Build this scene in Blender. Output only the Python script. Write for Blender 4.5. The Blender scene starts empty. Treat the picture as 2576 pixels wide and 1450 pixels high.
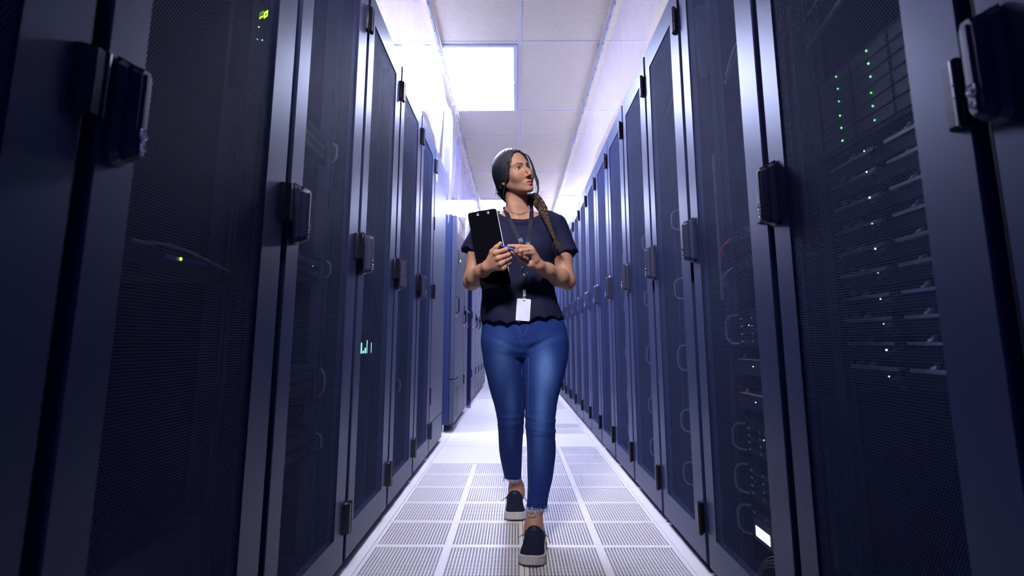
import bpy, bmesh, math, random
import numpy as np
from mathutils import Vector, Matrix
random.seed(7); RNG = np.random.default_rng(7)
SC = bpy.context.scene; COL = SC.collection
PI = math.pi
# ------------------------------------------------------------------ camera
FPX, CX, CY, CAMH = 1378.0, 1288.0, 632.0, 0.80
TH = math.atan((861 - CY) / FPX); YAW = math.atan(9 / FPX)
def ray(u, v):
    xc = (u - CX) / FPX; yc = -(v - CY) / FPX
    y = math.cos(TH) - yc * math.sin(TH); z = math.sin(TH) + yc * math.cos(TH)
    c, s = math.cos(YAW), math.sin(YAW)
    return np.array([c * xc - s * y, s * xc + c * y, z])
EYE = np.array([0, 0, CAMH])
def P(u, v, Y):
    r = ray(u, v); return EYE + r * (Y / r[1])
def PX(u, v, x):
    r = ray(u, v); return EYE + r * (x / r[0])
def mpp(Y, z=1.2):                       # metres per photo pixel at depth Y
    return (Y * math.cos(TH) + (z - CAMH) * math.sin(TH)) / FPX
cd = bpy.data.cameras.new('camera'); cam = bpy.data.objects.new('camera', cd); COL.objects.link(cam)
cam.location = EYE; cam.rotation_euler = (PI / 2 + TH, 0, YAW)
cd.sensor_fit = 'HORIZONTAL'; cd.sensor_width = 36; cd.lens = FPX / 2576 * 36
cd.shift_y = -(725 - CY) / 2576; cd.clip_start = .02
cd.dof.use_dof = True; cd.dof.focus_distance = 2.45; cd.dof.aperture_fstop = 3.2
SC.camera = cam
vs = SC.view_settings; vs.view_transform = 'Standard'; vs.look = 'None'; vs.gamma = 1; vs.use_curve_mapping = False; vs.exposure = 0.32
# ------------------------------------------------------------------ node helper
class G:
    def __init__(s, name):
        s.m = bpy.data.materials.new(name); s.m.use_nodes = True
        s.t = s.m.node_tree; s.t.nodes.clear(); s.out = s.t.nodes.new('ShaderNodeOutputMaterial')
    def n(s, typ, **kw):
        x = s.t.nodes.new(typ)
        for k, v in kw.items(): setattr(x, k, v)
        return x
    def link(s, a, b): s.t.links.new(a, b)
    def put(s, sock, val):
        if hasattr(val, 'is_output') or isinstance(val, bpy.types.NodeSocket): s.link(val, sock)
        else: sock.default_value = val
    def math(s, op, a, b=None, c=None):
        x = s.n('ShaderNodeMath', operation=op); s.put(x.inputs[0], a)
        if b is not None: s.put(x.inputs[1], b)
        if c is not None: s.put(x.inputs[2], c)
        return x.outputs[0]
    def coord(s, which='Object'): return s.n('ShaderNodeTexCoord').outputs[which]
    def sep(s, v):
        x = s.n('ShaderNodeSeparateXYZ'); s.link(v, x.inputs[0]); return x.outputs
    def comb(s, x, y, z):
        c = s.n('ShaderNodeCombineXYZ'); [s.put(c.inputs[i], q) for i, q in enumerate((x, y, z))]; return c.outputs[0]
    def noise(s, v, scale, detail=2, rough=.5):
        x = s.n('ShaderNodeTexNoise'); 
        if v is not None: s.link(v, x.inputs['Vector'])
        x.inputs['Scale'].default_value = scale; x.inputs['Detail'].default_value = detail; x.inputs['Roughness'].default_value = rough
        return x.outputs['Fac']
    def ramp(s, f, stops):
        x = s.n('ShaderNodeValToRGB'); s.put(x.inputs[0], f); e = x.color_ramp.elements
        while len(e) > 1: e.remove(e[-1])
        e[0].position = stops[0][0]; e[0].color = (*stops[0][1], 1)
        for p, c in stops[1:]: q = e.new(p); q.color = (*c, 1)
        return x.outputs[0]
    def mix(s, f, a, b):
        x = s.n('ShaderNodeMix', data_type='RGBA'); s.put(x.inputs[0], f)
        for i, v in ((6, a), (7, b)):
            if isinstance(v, tuple): x.inputs[i].default_value = (*v, 1)
            else: s.link(v, x.inputs[i])
        return x.outputs[2]
    def bump(s, h, dist=.001, strength=1):
        x = s.n('ShaderNodeBump'); s.put(x.inputs['Height'], h); x.inputs['Distance'].default_value = dist; x.inputs['Strength'].default_value = strength
        return x.outputs[0]
    def bsdf(s, color=None, rough=.5, metal=0, spec=.5, **kw):
        b = s.n('ShaderNodeBsdfPrincipled')
        if isinstance(color, tuple): b.inputs['Base Color'].default_value = (*color, 1)
        elif color is not None: s.link(color, b.inputs['Base Color'])
        s.put(b.inputs['Roughness'], rough); s.put(b.inputs['Metallic'], metal); b.inputs['Specular IOR Level'].default_value = spec
        for k, v in kw.items(): s.put(b.inputs[k.replace('_', ' ')], v)
        return b
    def done(s, sh): s.link(sh if not hasattr(sh, 'outputs') else sh.outputs[0], s.out.inputs[0]); return s.m
def simple(name, color, rough=.5, metal=0, spec=.5, grain=.06, scale=40):
    g = G(name); v = g.noise(g.coord(), scale, 3)
    lo = tuple(c * (1 - grain) for c in color); hi = tuple(min(1, c * (1 + grain)) for c in color)
    return g.done(g.bsdf(g.ramp(v, [(.3, lo), (.7, hi)]), rough, metal, spec))
def emit(name, color, strength):
    g = G(name); e = g.n('ShaderNodeEmission'); e.inputs[0].default_value = (*color, 1); e.inputs[1].default_value = strength
    return g.done(e)
def attr_mat(name, rough=.5, spec=.4, bump=None, **kw):      # base colour from the 'tint' point attribute
    g = G(name); a = g.n('ShaderNodeAttribute', attribute_name='tint')
    b = g.bsdf(a.outputs['Color'], rough, 0, spec, **kw)
    if bump: g.link(g.bump(g.noise(g.coord(), bump[0], 4), bump[1]), b.inputs['Normal'])
    return g.done(b)
# ------------------------------------------------------------------ mesh helper
class MB:
    def __init__(s): s.v = []; s.f = []; s.mi = []
    def add(s, verts, faces, mi=0, M=None):
        o = len(s.v)
        for p in verts:
            p = Vector(p); s.v.append(tuple(M @ p if M is not None else p))
        for f in faces: s.f.append(tuple(i + o for i in f)); s.mi.append(mi)
        return s
    def box(s, x0, x1, y0, y1, z0, z1, bev=0, mi=0, M=None):
        x0, x1 = sorted((x0, x1)); y0, y1 = sorted((y0, y1)); z0, z1 = sorted((z0, z1))
        if bev <= 0:
            v = [(x0, y0, z0), (x1, y0, z0), (x1, y1, z0), (x0, y1, z0), (x0, y0, z1), (x1, y0, z1), (x1, y1, z1), (x0, y1, z1)]
            return s.add(v, [(0, 3, 2, 1), (4, 5, 6, 7), (0, 1, 5, 4), (1, 2, 6, 5), (2, 3, 7, 6), (3, 0, 4, 7)], mi, M)
        b = min(bev, (x1 - x0) * .45, (y1 - y0) * .45, (z1 - z0) * .45)
        bm = bmesh.new(); bmesh.ops.create_cube(bm, size=1)
        for q in bm.verts: q.co = ((x0 + x1) / 2 + q.co.x * (x1 - x0), (y0 + y1) / 2 + q.co.y * (y1 - y0), (z0 + z1) / 2 + q.co.z * (z1 - z0))
        bmesh.ops.bevel(bm, geom=list(bm.edges), offset=b, segments=2, profile=.5, affect='EDGES')
        return s.bm(bm, mi, M)
    def bm(s, bm, mi=0, M=None):
        bm.verts.index_update(); s.add([q.co for q in bm.verts], [[q.index for q in f.verts] for f in bm.faces], mi, M); bm.free(); return s
    def prism(s, pts, d0, d1, axis='y', mi=0, M=None):       # polygon pts in the other two axes, extruded d0..d1
        n = len(pts)
        mk = {'y': lambda p, d: (p[0], d, p[1]), 'z': lambda p, d: (p[0], p[1], d), 'x': lambda p, d: (d, p[0], p[1])}[axis]
        v = [mk(p, d0) for p in pts] + [mk(p, d1) for p in pts]
        f = [tuple(range(n)), tuple(range(2 * n - 1, n - 1, -1))] + [(i, i + n, (i + 1) % n + n, (i + 1) % n) for i in range(n)]
        return s.add(v, f, mi, M)
    def cyl(s, a, b, r, r2=None, n=12, mi=0, M=None, cap=True):
        return s.tube([a, b], [r, r if r2 is None else r2], n, mi, M, cap)
    def tube(s, pts, rs, n=8, mi=0, M=None, cap=True, flat=1.0):
        pts = [Vector(p) for p in pts]
        if not hasattr(rs, '__len__'): rs = [rs] * len(pts)
        v = []; f = []; up = None
        for i, p in enumerate(pts):
            t = (pts[min(i + 1, len(pts) - 1)] - pts[max(i - 1, 0)]).normalized()
            if up is None: up = t.orthogonal().normalized()
            up = (up - t * up.dot(t)).normalized(); w = t.cross(up)
            for k in range(n):
                a = 2 * PI * k / n; v.append(p + up * math.cos(a) * rs[i] + w * math.sin(a) * rs[i] * flat)
        for i in range(len(pts) - 1):
            for k in range(n): f.append((i * n + k, i * n + (k + 1) % n, (i + 1) * n + (k + 1) % n, (i + 1) * n + k))
        if cap: f.append(tuple(range(n - 1, -1, -1))); f.append(tuple((len(pts) - 1) * n + k for k in range(n)))
        return s.add(v, f, mi, M)
    def ball(s, c, r, mi=0, M=None, seg=12):
        bm = bmesh.new(); bmesh.ops.create_uvsphere(bm, u_segments=seg, v_segments=max(6, seg // 2 + 2), radius=1)
        if not hasattr(r, '__len__'): r = (r, r, r)
        for q in bm.verts: q.co = (c[0] + q.co.x * r[0], c[1] + q.co.y * r[1], c[2] + q.co.z * r[2])
        return s.bm(bm, mi, M)
    def ribbon(s, left, right, thick, nrm, mi=0):            # a strap: two edge polylines, given thickness along nrm(i)
        n = len(left); v = []; f = []
        for i in range(n):
            N = Vector(nrm[i]) * thick
            v += [Vector(left[i]), Vector(right[i]), Vector(right[i]) + N, Vector(left[i]) + N]
        for i in range(n - 1):
            a, b = i * 4, i * 4 + 4
            for k in range(4): f.append((a + k, a + (k + 1) % 4, b + (k + 1) % 4, b + k))
        f += [(3, 2, 1, 0), (n * 4 - 4, n * 4 - 3, n * 4 - 2, n * 4 - 1)]
        return s.add(v, f, mi)
    def mesh(s, name, mats, smooth=False):
        me = bpy.data.meshes.new(name); me.from_pydata([tuple(p) for p in s.v], [], s.f)
        for m in (mats if isinstance(mats, (list, tuple)) else [mats]): me.materials.append(m)
        me.polygons.foreach_set('material_index', s.mi)
        bm = bmesh.new(); bm.from_mesh(me); bmesh.ops.recalc_face_normals(bm, faces=bm.faces); bm.to_mesh(me); bm.free()
        if smooth: me.shade_smooth()
        return me
    def build(s, name, mats, parent=None, smooth=False, angle=None):
        me = s.mesh(name, mats, smooth)
        if angle: me.shade_smooth(); me.set_sharp_from_angle(angle=math.radians(angle))
        return link(name, me, parent)
def link(name, data, parent=None):
    o = bpy.data.objects.new(name, data); COL.objects.link(o)
    if parent is not None: o.parent = parent
    return o
def tag(o, label, cat, group=None, kind=None):
    if label: o['label'] = label
    if cat: o['category'] = cat
    if group: o['group'] = group
    if kind: o['kind'] = kind
    return o
def struct(o): o['kind'] = 'structure'; return o
def empty(name, loc, rz, label, cat, group=None):
    o = link(name, None); o.location = loc; o.rotation_euler = (0, 0, rz); o.empty_display_size = .1
    return tag(o, label, cat, group)
def rrect(x0, x1, z0, z1, r, n=4):
    out = []
    for cx, cz, a0 in ((x1 - r, z0 + r, -PI / 2), (x1 - r, z1 - r, 0), (x0 + r, z1 - r, PI / 2), (x0 + r, z0 + r, PI)):
        for k in range(n + 1):
            a = a0 + PI / 2 * k / n; out.append((cx + r * math.cos(a), cz + r * math.sin(a)))
    return out
# ------------------------------------------------------------------ materials of the room and the cabinets
M = {}
M['frame'] = simple('powder_coated_frame', (.022, .031, .090), .42, .0, .38, .05, 300)
M['housing'] = simple('dark_cabinet_paint', (.004, .004, .013), .6, 0, .15)
M['panel'] = simple('grey_cabinet_paint', (.055, .066, .11), .42, .0, .3, .05, 300)
M['hinge'] = simple('black_hinge_metal', (.012, .013, .028), .32, .3, .5)
M['handle'] = simple('handle_plastic', (.022, .026, .085), .40, 0, .5)
M['chrome'] = simple('chrome', (.62, .62, .66), .18, 1, .5)
M['white'] = simple('white_enamel', (.78, .78, .84), .35, 0, .5)
M['rail'] = simple('rail_aluminium', (.52, .52, .54), .4, .1, .5)
M['steel'] = simple('device_steel', (.022, .026, .065), .55, .0, .2)
M['bezel'] = simple('device_bezel', (.007, .008, .024), .6, 0, .12)
M['edge'] = simple('galvanised_edge', (.42, .46, .60), .4, .0, .5)
M['black'] = simple('black_plastic', (.008, .008, .014), .4, 0, .4)
M['cable'] = simple('grey_cable', (.16, .17, .24), .5)
M['yellow'] = simple('yellow_fibre_cable', (.55, .42, .05), .45)
M['blue'] = simple('blue_cable', (.02, .03, .35), .45)
M['orange'] = simple('orange_tag', (.5, .12, .02), .5)
M['red'] = simple('red_sticker', (.55, .04, .05), .5)
M['paper'] = simple('paper_label', (.75, .75, .78), .6)
M['green_led'] = emit('green_led', (.12, 1, .18), 5)
M['lime_led'] = emit('lime_led', (.45, 1, .03), 4)
M['lime_dim'] = emit('lime_led_dim', (.35, 1, .08), .5)
M['blue_led'] = emit('blue_led', (.10, .12, 1), 7)
M['white_led'] = emit('white_led', (.8, .9, 1), 5)
M['amber_led'] = emit('amber_led', (1, .35, .05), 4)
M['red_led'] = emit('red_led', (1, .05, .05), 1.5)
M['teal_led'] = emit('teal_led', (.25, .9, .8), 3.0)
M['screen'] = emit('lit_screen', (.82, .88, 1), 2.2)
def mesh_door_mat():
    g = G('perforated_steel'); x, y, z = g.sep(g.coord())
    p = .0063; q = p * 1.7320508
    def lat(ox, oz):
        a = g.math('SUBTRACT', g.math('FLOORED_MODULO', g.math('ADD', x, ox + 10), p), p / 2)
        b = g.math('SUBTRACT', g.math('FLOORED_MODULO', g.math('ADD', z, oz + 10), q), q / 2)
        return g.math('SQRT', g.math('ADD', g.math('MULTIPLY', a, a), g.math('MULTIPLY', b, b)))
    d = g.math('MINIMUM', lat(0, 0), lat(p / 2, q / 2))
    hole = g.math('LESS_THAN', d, .00250)
    rim = g.math('MULTIPLY', g.math('SUBTRACT', d, .0023), -900)
    b = g.bsdf((.042, .057, .150), .6, 0, .07)
    g.link(g.bump(g.math('MAXIMUM', rim, -1), .0005, .8), b.inputs['Normal'])
    t = g.n('ShaderNodeBsdfTransparent'); mx = g.n('ShaderNodeMixShader')
    g.link(hole, mx.inputs[0]); g.link(b.outputs[0], mx.inputs[1]); g.link(t.outputs[0], mx.inputs[2])
    return g.done(mx)
M['mesh'] = mesh_door_mat()
for _k, _c in (('frame', (.62, .72, 1)), ('panel', (.7, .78, 1)), ('mesh', (.6, .7, 1))):
    for _n in M[_k].node_tree.nodes:
        if _n.type == 'BSDF_PRINCIPLED': _n.inputs['Specular Tint'].default_value = (*_c, 1)
def floor_mat(perf):
    g = G('perforated_floor_tile' if perf else 'solid_floor_tile'); co = g.coord(); x, y, z = g.sep(co)
    sp = g.noise(co, 260, 2); base = g.ramp(sp, [(.30, (.70, .66, .67)), (.42, (.78, .74, .75)), (.75, (.82, .78, .79))])
    big = g.noise(co, 3, 3); base = g.mix(g.math('MULTIPLY', big, .16), base, (.68, .65, .68))
    b = g.bsdf(base, .38, 0, .4)
    if not perf: return g.done(b)
    cell, lo, hi, pt = .3, .0135, .2865, .0124
    def ax(c, o):
        f = g.math('FLOORED_MODULO', g.math('SUBTRACT', c, o), cell)
        ins = g.math('MULTIPLY', g.math('GREATER_THAN', f, lo), g.math('LESS_THAN', f, lo + 22 * pt))
        return ins, g.math('SUBTRACT', g.math('FLOORED_MODULO', g.math('SUBTRACT', f, lo), pt), pt / 2)
    ix, dx = ax(x, .03); iy, dy = ax(y, 2.04)
    d = g.math('SQRT', g.math('ADD', g.math('MULTIPLY', dx, dx), g.math('MULTIPLY', dy, dy)))
    hole = g.math('MULTIPLY', g.math('MULTIPLY', ix, iy), g.math('LESS_THAN', d, .0043))
    t = g.n('ShaderNodeBsdfTransparent'); mx = g.n('ShaderNodeMixShader')
    g.link(hole, mx.inputs[0]); g.link(b.outputs[0], mx.inputs[1]); g.link(t.outputs[0], mx.inputs[2])
    return g.done(mx)
M['floor_solid'] = floor_mat(False); M['floor_perf'] = floor_mat(True)
def ceiling_mat():
    g = G('mineral_ceiling_tile'); co = g.coord()
    sp = g.noise(co, 170, 3, .6); c = g.ramp(sp, [(.33, (.40, .34, .27)), (.385, (.88, .775, .59)), (.8, (.92, .81, .62))])
    return g.done(g.bsdf(c, .85, 0, .2))
M['ceiling'] = ceiling_mat()
def plastic_mat(name, tint, base, k):
    g = G(name); lw = g.n('ShaderNodeLayerWeight'); lw.inputs[0].default_value = .35
    streak = g.noise(g.comb(g.math('MULTIPLY', g.sep(g.coord())[1], 1.0), g.sep(g.coord())[0], g.math('MULTIPLY', g.sep(g.coord())[2], .22)), 9, 4, .65)
    f = g.math('ADD', g.math('MULTIPLY', lw.outputs['Facing'], k), g.math('MULTIPLY', g.math('SUBTRACT', streak, .35), base))
    f = g.math('MINIMUM', g.math('MAXIMUM', f, .03), .85)
    b = g.bsdf(tint, .22, 0, .5); tl = g.n('ShaderNodeBsdfTranslucent'); tl.inputs[0].default_value = (*tint, 1)
    m1 = g.n('ShaderNodeMixShader'); m1.inputs[0].default_value = .5; g.link(b.outputs[0], m1.inputs[1]); g.link(tl.outputs[0], m1.inputs[2])
    t = g.n('ShaderNodeBsdfTransparent'); t.inputs[0].default_value = (.95, .94, 1, 1)
    mx = g.n('ShaderNodeMixShader'); g.link(f, mx.inputs[0]); g.link(t.outputs[0], mx.inputs[1]); g.link(m1.outputs[0], mx.inputs[2])
    return g.done(mx)
M['film'] = plastic_mat('clear_plastic_film', (.70, .68, .95), .5, .22)
M['strip'] = plastic_mat('clear_plastic_strip', (.50, .48, .90), .6, .4)
# ------------------------------------------------------------------ setting
ZC = 2.88
def build_floor():
    s = MB(); perf_r = {0, 1, 2, 3, 5, 8, 9, 10, 11, 12, 13, 14}; perf_l = {-1, -2, -3, -4, 0, 1, 2, 10, 11, 12, 13, 14}
    perf_r |= {-1, -2, -3, -4}; g = .0011
    for r in range(-5, 20):
        y0 = 2.04 + .6 * r
        for c in range(-6, 6):
            x0 = .03 + .6 * c
            pf = (c == -1 and r in perf_l) or (c == 0 and r in perf_r)
            s.box(x0 + g, x0 + .6 - g, y0 + g, y0 + .6 - g, -.004 if pf else -.03, 0, 0, 1 if pf else 0)
            if pf:                                   # steel frame round the perforated sheet
                pass
    return s.build('floor', [M['floor_solid'], M['floor_perf']])
struct(build_floor())
sub = MB().box(-3.6, 3.7, -1.1, 14.3, -.40, -.36).build('floor_slab', simple('dark_concrete_plenum', (.012, .012, .02), .9)); struct(sub)
cl = MB().box(-3.2, 3.2, .2, 14, ZC, ZC + .03).build('ceiling', M['ceiling']); struct(cl)
tb = MB()
for y in (-.05 + .0, 1.15, 2.35, 3.551, 4.716, 5.32, 6.55, 7.79, 9.0, 10.2, 11.4, 12.6):
    if y > .2: tb.box(-3.2, 3.2, y - .012, y + .012, ZC - .004, ZC + .002)
for x in (-2.37, -1.17, .03, 1.23, 2.43): tb.box(x - .012, x + .012, .2, 14, ZC - .0045, ZC + .002)
struct(tb.build('trim_1', simple('ceiling_grid_enamel', (.86, .82, .78), .5)))
wm = simple('white_wall_paint', (.62, .62, .72), .8, 0, .3, .03, 8)
struct(MB().box(-3.2, 3.2, 14, 14.05, 0, ZC).build('wall_back', wm))
struct(MB().box(-3.25, -3.2, .2, 14, 0, ZC).build('wall_left', wm))
struct(MB().box(3.2, 3.25, .2, 14, 0, ZC).build('wall_right', wm))
# ceiling lights
def diffuser(name, st): return emit(name, (.64, .70, 1.03), st)
M['diff'] = diffuser('lamp_diffuser', 43.0); M['diff_added'] = diffuser('added_lamp_diffuser', 165.0); M['diff_dim'] = diffuser('lamp_diffuser_low', .8)
def ceiling_light(x0, x1, y0, y1, label, mat='diff'):
    t = empty('ceiling_light', ((x0 + x1) / 2, (y0 + y1) / 2, ZC), 0, label, 'ceiling light', 'recessed ceiling lights')
    w, d = (x1 - x0) / 2, (y1 - y0) / 2; b = .03; f = MB()
    f.box(-w, w, -d, -d + b, -.016, -.0002, .003); f.box(-w, w, d - b, d, -.016, -.0002, .003)
    f.box(-w, -w + b, -d + b, d - b, -.016, -.0002, .003); f.box(w - b, w, -d + b, d - b, -.016, -.0002, .003)
    f.build('frame', M['white'], t)
    MB().box(-w + b + .001, w - b - .001, -d + b + .001, d - b - .001, -.010, -.0004, 0).build('diffuser', M[mat], t)
    c = MB(); c.box(w - .045, w - .02, -.01, .012, -.028, -.0165, .002); c.box(w - .04, w - .03, -.004, .006, -.036, -.028, .001)
    c.build('latch', M['rail'], t)
    return t
ceiling_light(-.535, .015, 3.575, 4.70, 'bright square ceiling light above the aisle left of the ceiling seam')
ceiling_light(-1.155, -.605, 3.575, 4.70, 'ceiling light seen through the plastic film above the left cabinets')
ceiling_light(-.535, .015, 7.82, 8.95, 'far ceiling light glowing behind the shoulder holding the clipboard')
ceiling_light(-1.155, -.605, 7.82, 8.95, 'far ceiling light behind the hanging plastic strips over the left row')
ceiling_light(.66, 1.21, 7.62, 8.80, 'far ceiling light glowing through the film above the right cabinets')
for _x, _n in ((-2.95, 'left'), (2.40, 'right')):
    for _y, _m in ((3.575, 'near'), (7.82, 'far')): ceiling_light(_x, _x + .55, _y, _y + 1.125, '%s unseen ceiling light added to brighten the ceiling, behind the %s cabinet row' % (_m, _n), 'diff_added')  # unseen lights, added so their bounce brightens the ceiling
ceiling_light(-.535, .015, .25, 1.10, 'dim ceiling light overhead beyond the top of the picture', 'diff_dim')
_l = bpy.data.lights.new('added_fill_light', 'AREA'); _l.shape = 'RECTANGLE'; _l.size = .45; _l.size_y = .6; _l.energy = 16; _l.color = (1.0, .95, .93); _l.spread = math.radians(60)  # unseen area light added to brighten the woman and the near floor
_o = bpy.data.objects.new('added_fill_light', _l); COL.objects.link(_o); _o.location = (-.26, .68, 2.84)
_o.rotation_euler = (Vector((.03, 2.45, 1.25)) - Vector(_o.location)).to_track_quat('-Z', 'Y').to_euler()
W = bpy.data.worlds.new('world'); SC.world = W; W.use_nodes = True
W.node_tree.nodes['Background'].inputs[0].default_value = (.07, .06, .40, 1); W.node_tree.nodes['Background'].inputs[1].default_value = .22
# ------------------------------------------------------------------ server cabinets
XL, XR = -.605, .665
ZB, ZT = .035, 2.265
def frame_ring(s, x0, x1, z0, z1, ix0, ix1, iz0, iz1, y0, y1):
    o = [(x0, z0), (x1, z0), (x1, z1), (x0, z1)]; i = [(ix0, iz0), (ix1, iz0), (ix1, iz1), (ix0, iz1)]; b = .003
    oi = [(x0 + b, z0 + b), (x1 - b, z0 + b), (x1 - b, z1 - b), (x0 + b, z1 - b)]
    rings = [(o, y1), (o, y0 + b), (oi, y0), (i, y0), (i, y1)]
    v = [(p[0], y, p[1]) for r, y in rings for p in r]; f = []
    for k in range(5):
        a, c = k * 4, ((k + 1) % 5) * 4
        for j in range(4): f.append((a + j, a + (j + 1) % 4, c + (j + 1) % 4, c + j))
    return s.add(v, f)
def hinge_mb(x, z0, z1):
    s = MB(); h = z1 - z0
    s.box(x - .030, x + .002, -.010, .000, z0, z1, .003)
    s.prism([(x - .032, -.0005), (x + .001, -.0005), (x + .001, -.022), (x - .016, -.022), (x - .028, -.012)], z0 + .002, z1 - .002, 'z')
    for a, b in ((z0, z0 + h * .40), (z0 + h * .42, z0 + h * .60), (z0 + h * .62, z1)): s.cyl((x + .004, -.016, a), (x + .004, -.016, b), .0085, n=14)
    s.cyl((x + .004, -.016, z0 - .004), (x + .004, -.016, z1 + .003), .005, n=10)
    return s
def handle_mb(x, z0, z1):
    s = MB(); w = .017
    # base plate with sloping ends, lever standing off it
    def pris(hw, y0, y1, a0, a1, ch):
        o = [(-hw, a0 + ch), (-hw * .55, a0), (hw * .55, a0), (hw, a0 + ch), (hw, a1 - ch), (hw * .55, a1), (-hw * .55, a1), (-hw, a1 - ch)]
        k = .78; c0 = (a0 + a1) / 2; inn = [(p[0] * k, c0 + (p[1] - c0) * (1 - (1 - k) * .35)) for p in o]
        v = [(x + p[0], y1, p[1]) for p in o] + [(x + p[0], (y0 + y1) / 2, p[1]) for p in o] + [(x + p[0], y0, p[1]) for p in inn]
        f = [tuple(range(8)), tuple(range(23, 15, -1))]
        for r in (0, 8):
            for i in range(8): f.append((r + i, r + 8 + i, r + 8 + (i + 1) % 8, r + (i + 1) % 8))
        s.add(v, f)
    pris(w + .004, -.022, 0, z0, z1 - .004, .012)
    pris(w - .002, -.042, -.016, z0 + .006, z1 - .014, .012)
    s.add([(x - .009, -.041, z1 - .022), (x + .009, -.041, z1 - .022), (x + .014, -.003, z1), (x - .014, -.003, z1), (x - .009, -.02, z1 - .03), (x + .009, -.02, z1 - .03), (x + .014, -.003, z1 - .02), (x - .014, -.003, z1 - .02)],
          [(0, 1, 2, 3), (4, 7, 6, 5), (0, 4, 5, 1), (1, 5, 6, 2), (2, 6, 7, 3), (3, 7, 4, 0)])
    s.box(x - .006, x + .006, -.0455, -.038, z0 + .012, z1 - .026, .0025)
    return s
def lock_mb(x, z):
    s = MB(); n = 20
    for zz, r in ((z, .0075), (z - .021, .0045)):
        ring = [(x + math.cos(2 * PI * k / n) * r, -.0463, zz + math.sin(2 * PI * k / n) * r * 1.15) for k in range(n + 1)]
        s.tube(ring, .0013, 6)
    s.cyl((x, -.0465, z), (x, -.040, z), .0052, n=14); s.box(x - .0008, x + .0008, -.048, -.046, z - .003, z + .003)
    s.cyl((x, -.0465, z - .021), (x, -.040, z - .021), .003, n=10)
    return s
N_CAB = [0]
def cabinet(side, near, far, label, gap=.030, depth=1.0, mesh=True, group='black perforated server cabinets'):
    w = far - near - gap
    loc = (XL, near + gap / 2, 0) if side == 'L' else (XR, far - gap / 2, 0)
    t = empty('server_cabinet', loc, PI / 2 if side == 'L' else -PI / 2, label, 'server cabinet', group)
    hs = MB(); y0 = .027; g2 = gap / 2 - .001
    for a, b in ((-g2 + .012, .010), (w - .010, w + g2 - .012)): hs.box(a, b, y0 + .01, depth, ZB + .005, ZT - .01)
    MB().box(.010, w - .010, y0 + .012, depth - .001, ZT - .03, ZT - .0095).build('bounce_roof', M['white'], t); hs.box(.010, w - .010, y0 + .01, depth, ZB + .005, ZB + .03)  # unseen roof made white to bounce light up onto the ceiling
    hs.box(.010, w - .010, depth - .02, depth, ZB + .03, ZT - .03)
    hs.build('housing', M['housing'], t)
    MB().box(.0, w, .055, depth - .02, .0, ZB + .004).build('plinth', M['black'], t)
    ix0, ix1, iz0, iz1 = .080, w - .108, .145, 2.15
    if mesh:
        d = frame_ring(MB(), 0, w, ZB, ZT, ix0, ix1, iz0, iz1, 0, .025).build('door', M['frame'], t)
        MB().add([(ix0 - .004, .004, iz0 - .004), (ix1 + .004, .004, iz0 - .004), (ix1 + .004, .004, iz1 + .004), (ix0 - .004, .004, iz1 + .004)], [(0, 1, 2, 3)]).build('mesh_panel', M['mesh'], d)
        for x in (.062, w - .062 - .04):
            r = MB(); r.box(x, x + .040, .085, .088, ZB + .03, ZT - .04); r.box(x, x + .003, .085, .13, ZB + .03, ZT - .04)
            r.box(x + .016, x + .024, .0835, .085, ZB + .06, ZT - .07)
            r.build('mounting_rail', M['steel'], t)
    else:
        d = MB().box(0, w, 0, .025, ZB, ZT, .004).build('door', M['panel'], t)
    for z0, z1 in ((.137, .240), (1.110, 1.210), (2.05, 2.155)):
        hinge_mb(w + .002, z0, z1).build('hinge', M['hinge'], d, angle=35)
    hx = .030; dz = -.016 if side == 'L' else .014
    handle_mb(hx, 1.076 + dz, 1.245 + dz).build('handle', M['handle'], d)
    lock_mb(hx, 1.123 + dz).build('lock', M['chrome'], d, angle=40)
    t['w'] = w; del t['w']
    return t, w
L_SEAM = [.05, .735, 1.405, 2.075, 2.725, 3.365, 3.97]
R_SEAM = [.10, .747, 1.402, 2.05, 2.637, 3.232, 3.82, 4.40, 4.98, 5.56, 6.14, 6.72, 7.30, 7.88, 8.46, 9.04, 9.62, 10.2]
ordn = ['first', 'second', 'third', 'fourth', 'fifth', 'sixth', 'seventh', 'eighth', 'ninth', 'tenth', 'eleventh', 'twelfth', 'thirteenth', 'fourteenth', 'fifteenth', 'sixteenth', 'seventeenth']
l_lab = ['black cabinet in deep shadow cut by the left picture edge',
         'big dark mesh door cabinet showing a lit green digit near its top, left row',
         'left row mesh door cabinet beside the one with the green digit',
         'left row mesh door cabinet with green and white port lights glowing low inside',
         'left row mesh door cabinet next to the one with green port lights, away from camera',
         'narrowest looking mesh door cabinet of the left row, beside the flat grey panel']
r_lab = {0: 'black cabinet in deep shadow cut by the right picture edge',
         1: 'big dark mesh door cabinet with stacked trays and green lights, right row',
         2: 'right row mesh door cabinet with a lit white screen and yellow cables near floor'}
CAB = {}
for i in range(6): CAB['L%d' % i] = cabinet('L', L_SEAM[i], L_SEAM[i + 1], l_lab[i])
for i in range(len(R_SEAM) - 1):
    lab = r_lab.get(i, 'mesh door cabinet %s past the white screen cabinet along the right row' % ordn[i - 3] if i >= 3 else None)
    CAB['R%d' % i] = cabinet('R', R_SEAM[i], R_SEAM[i + 1], lab)
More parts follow.
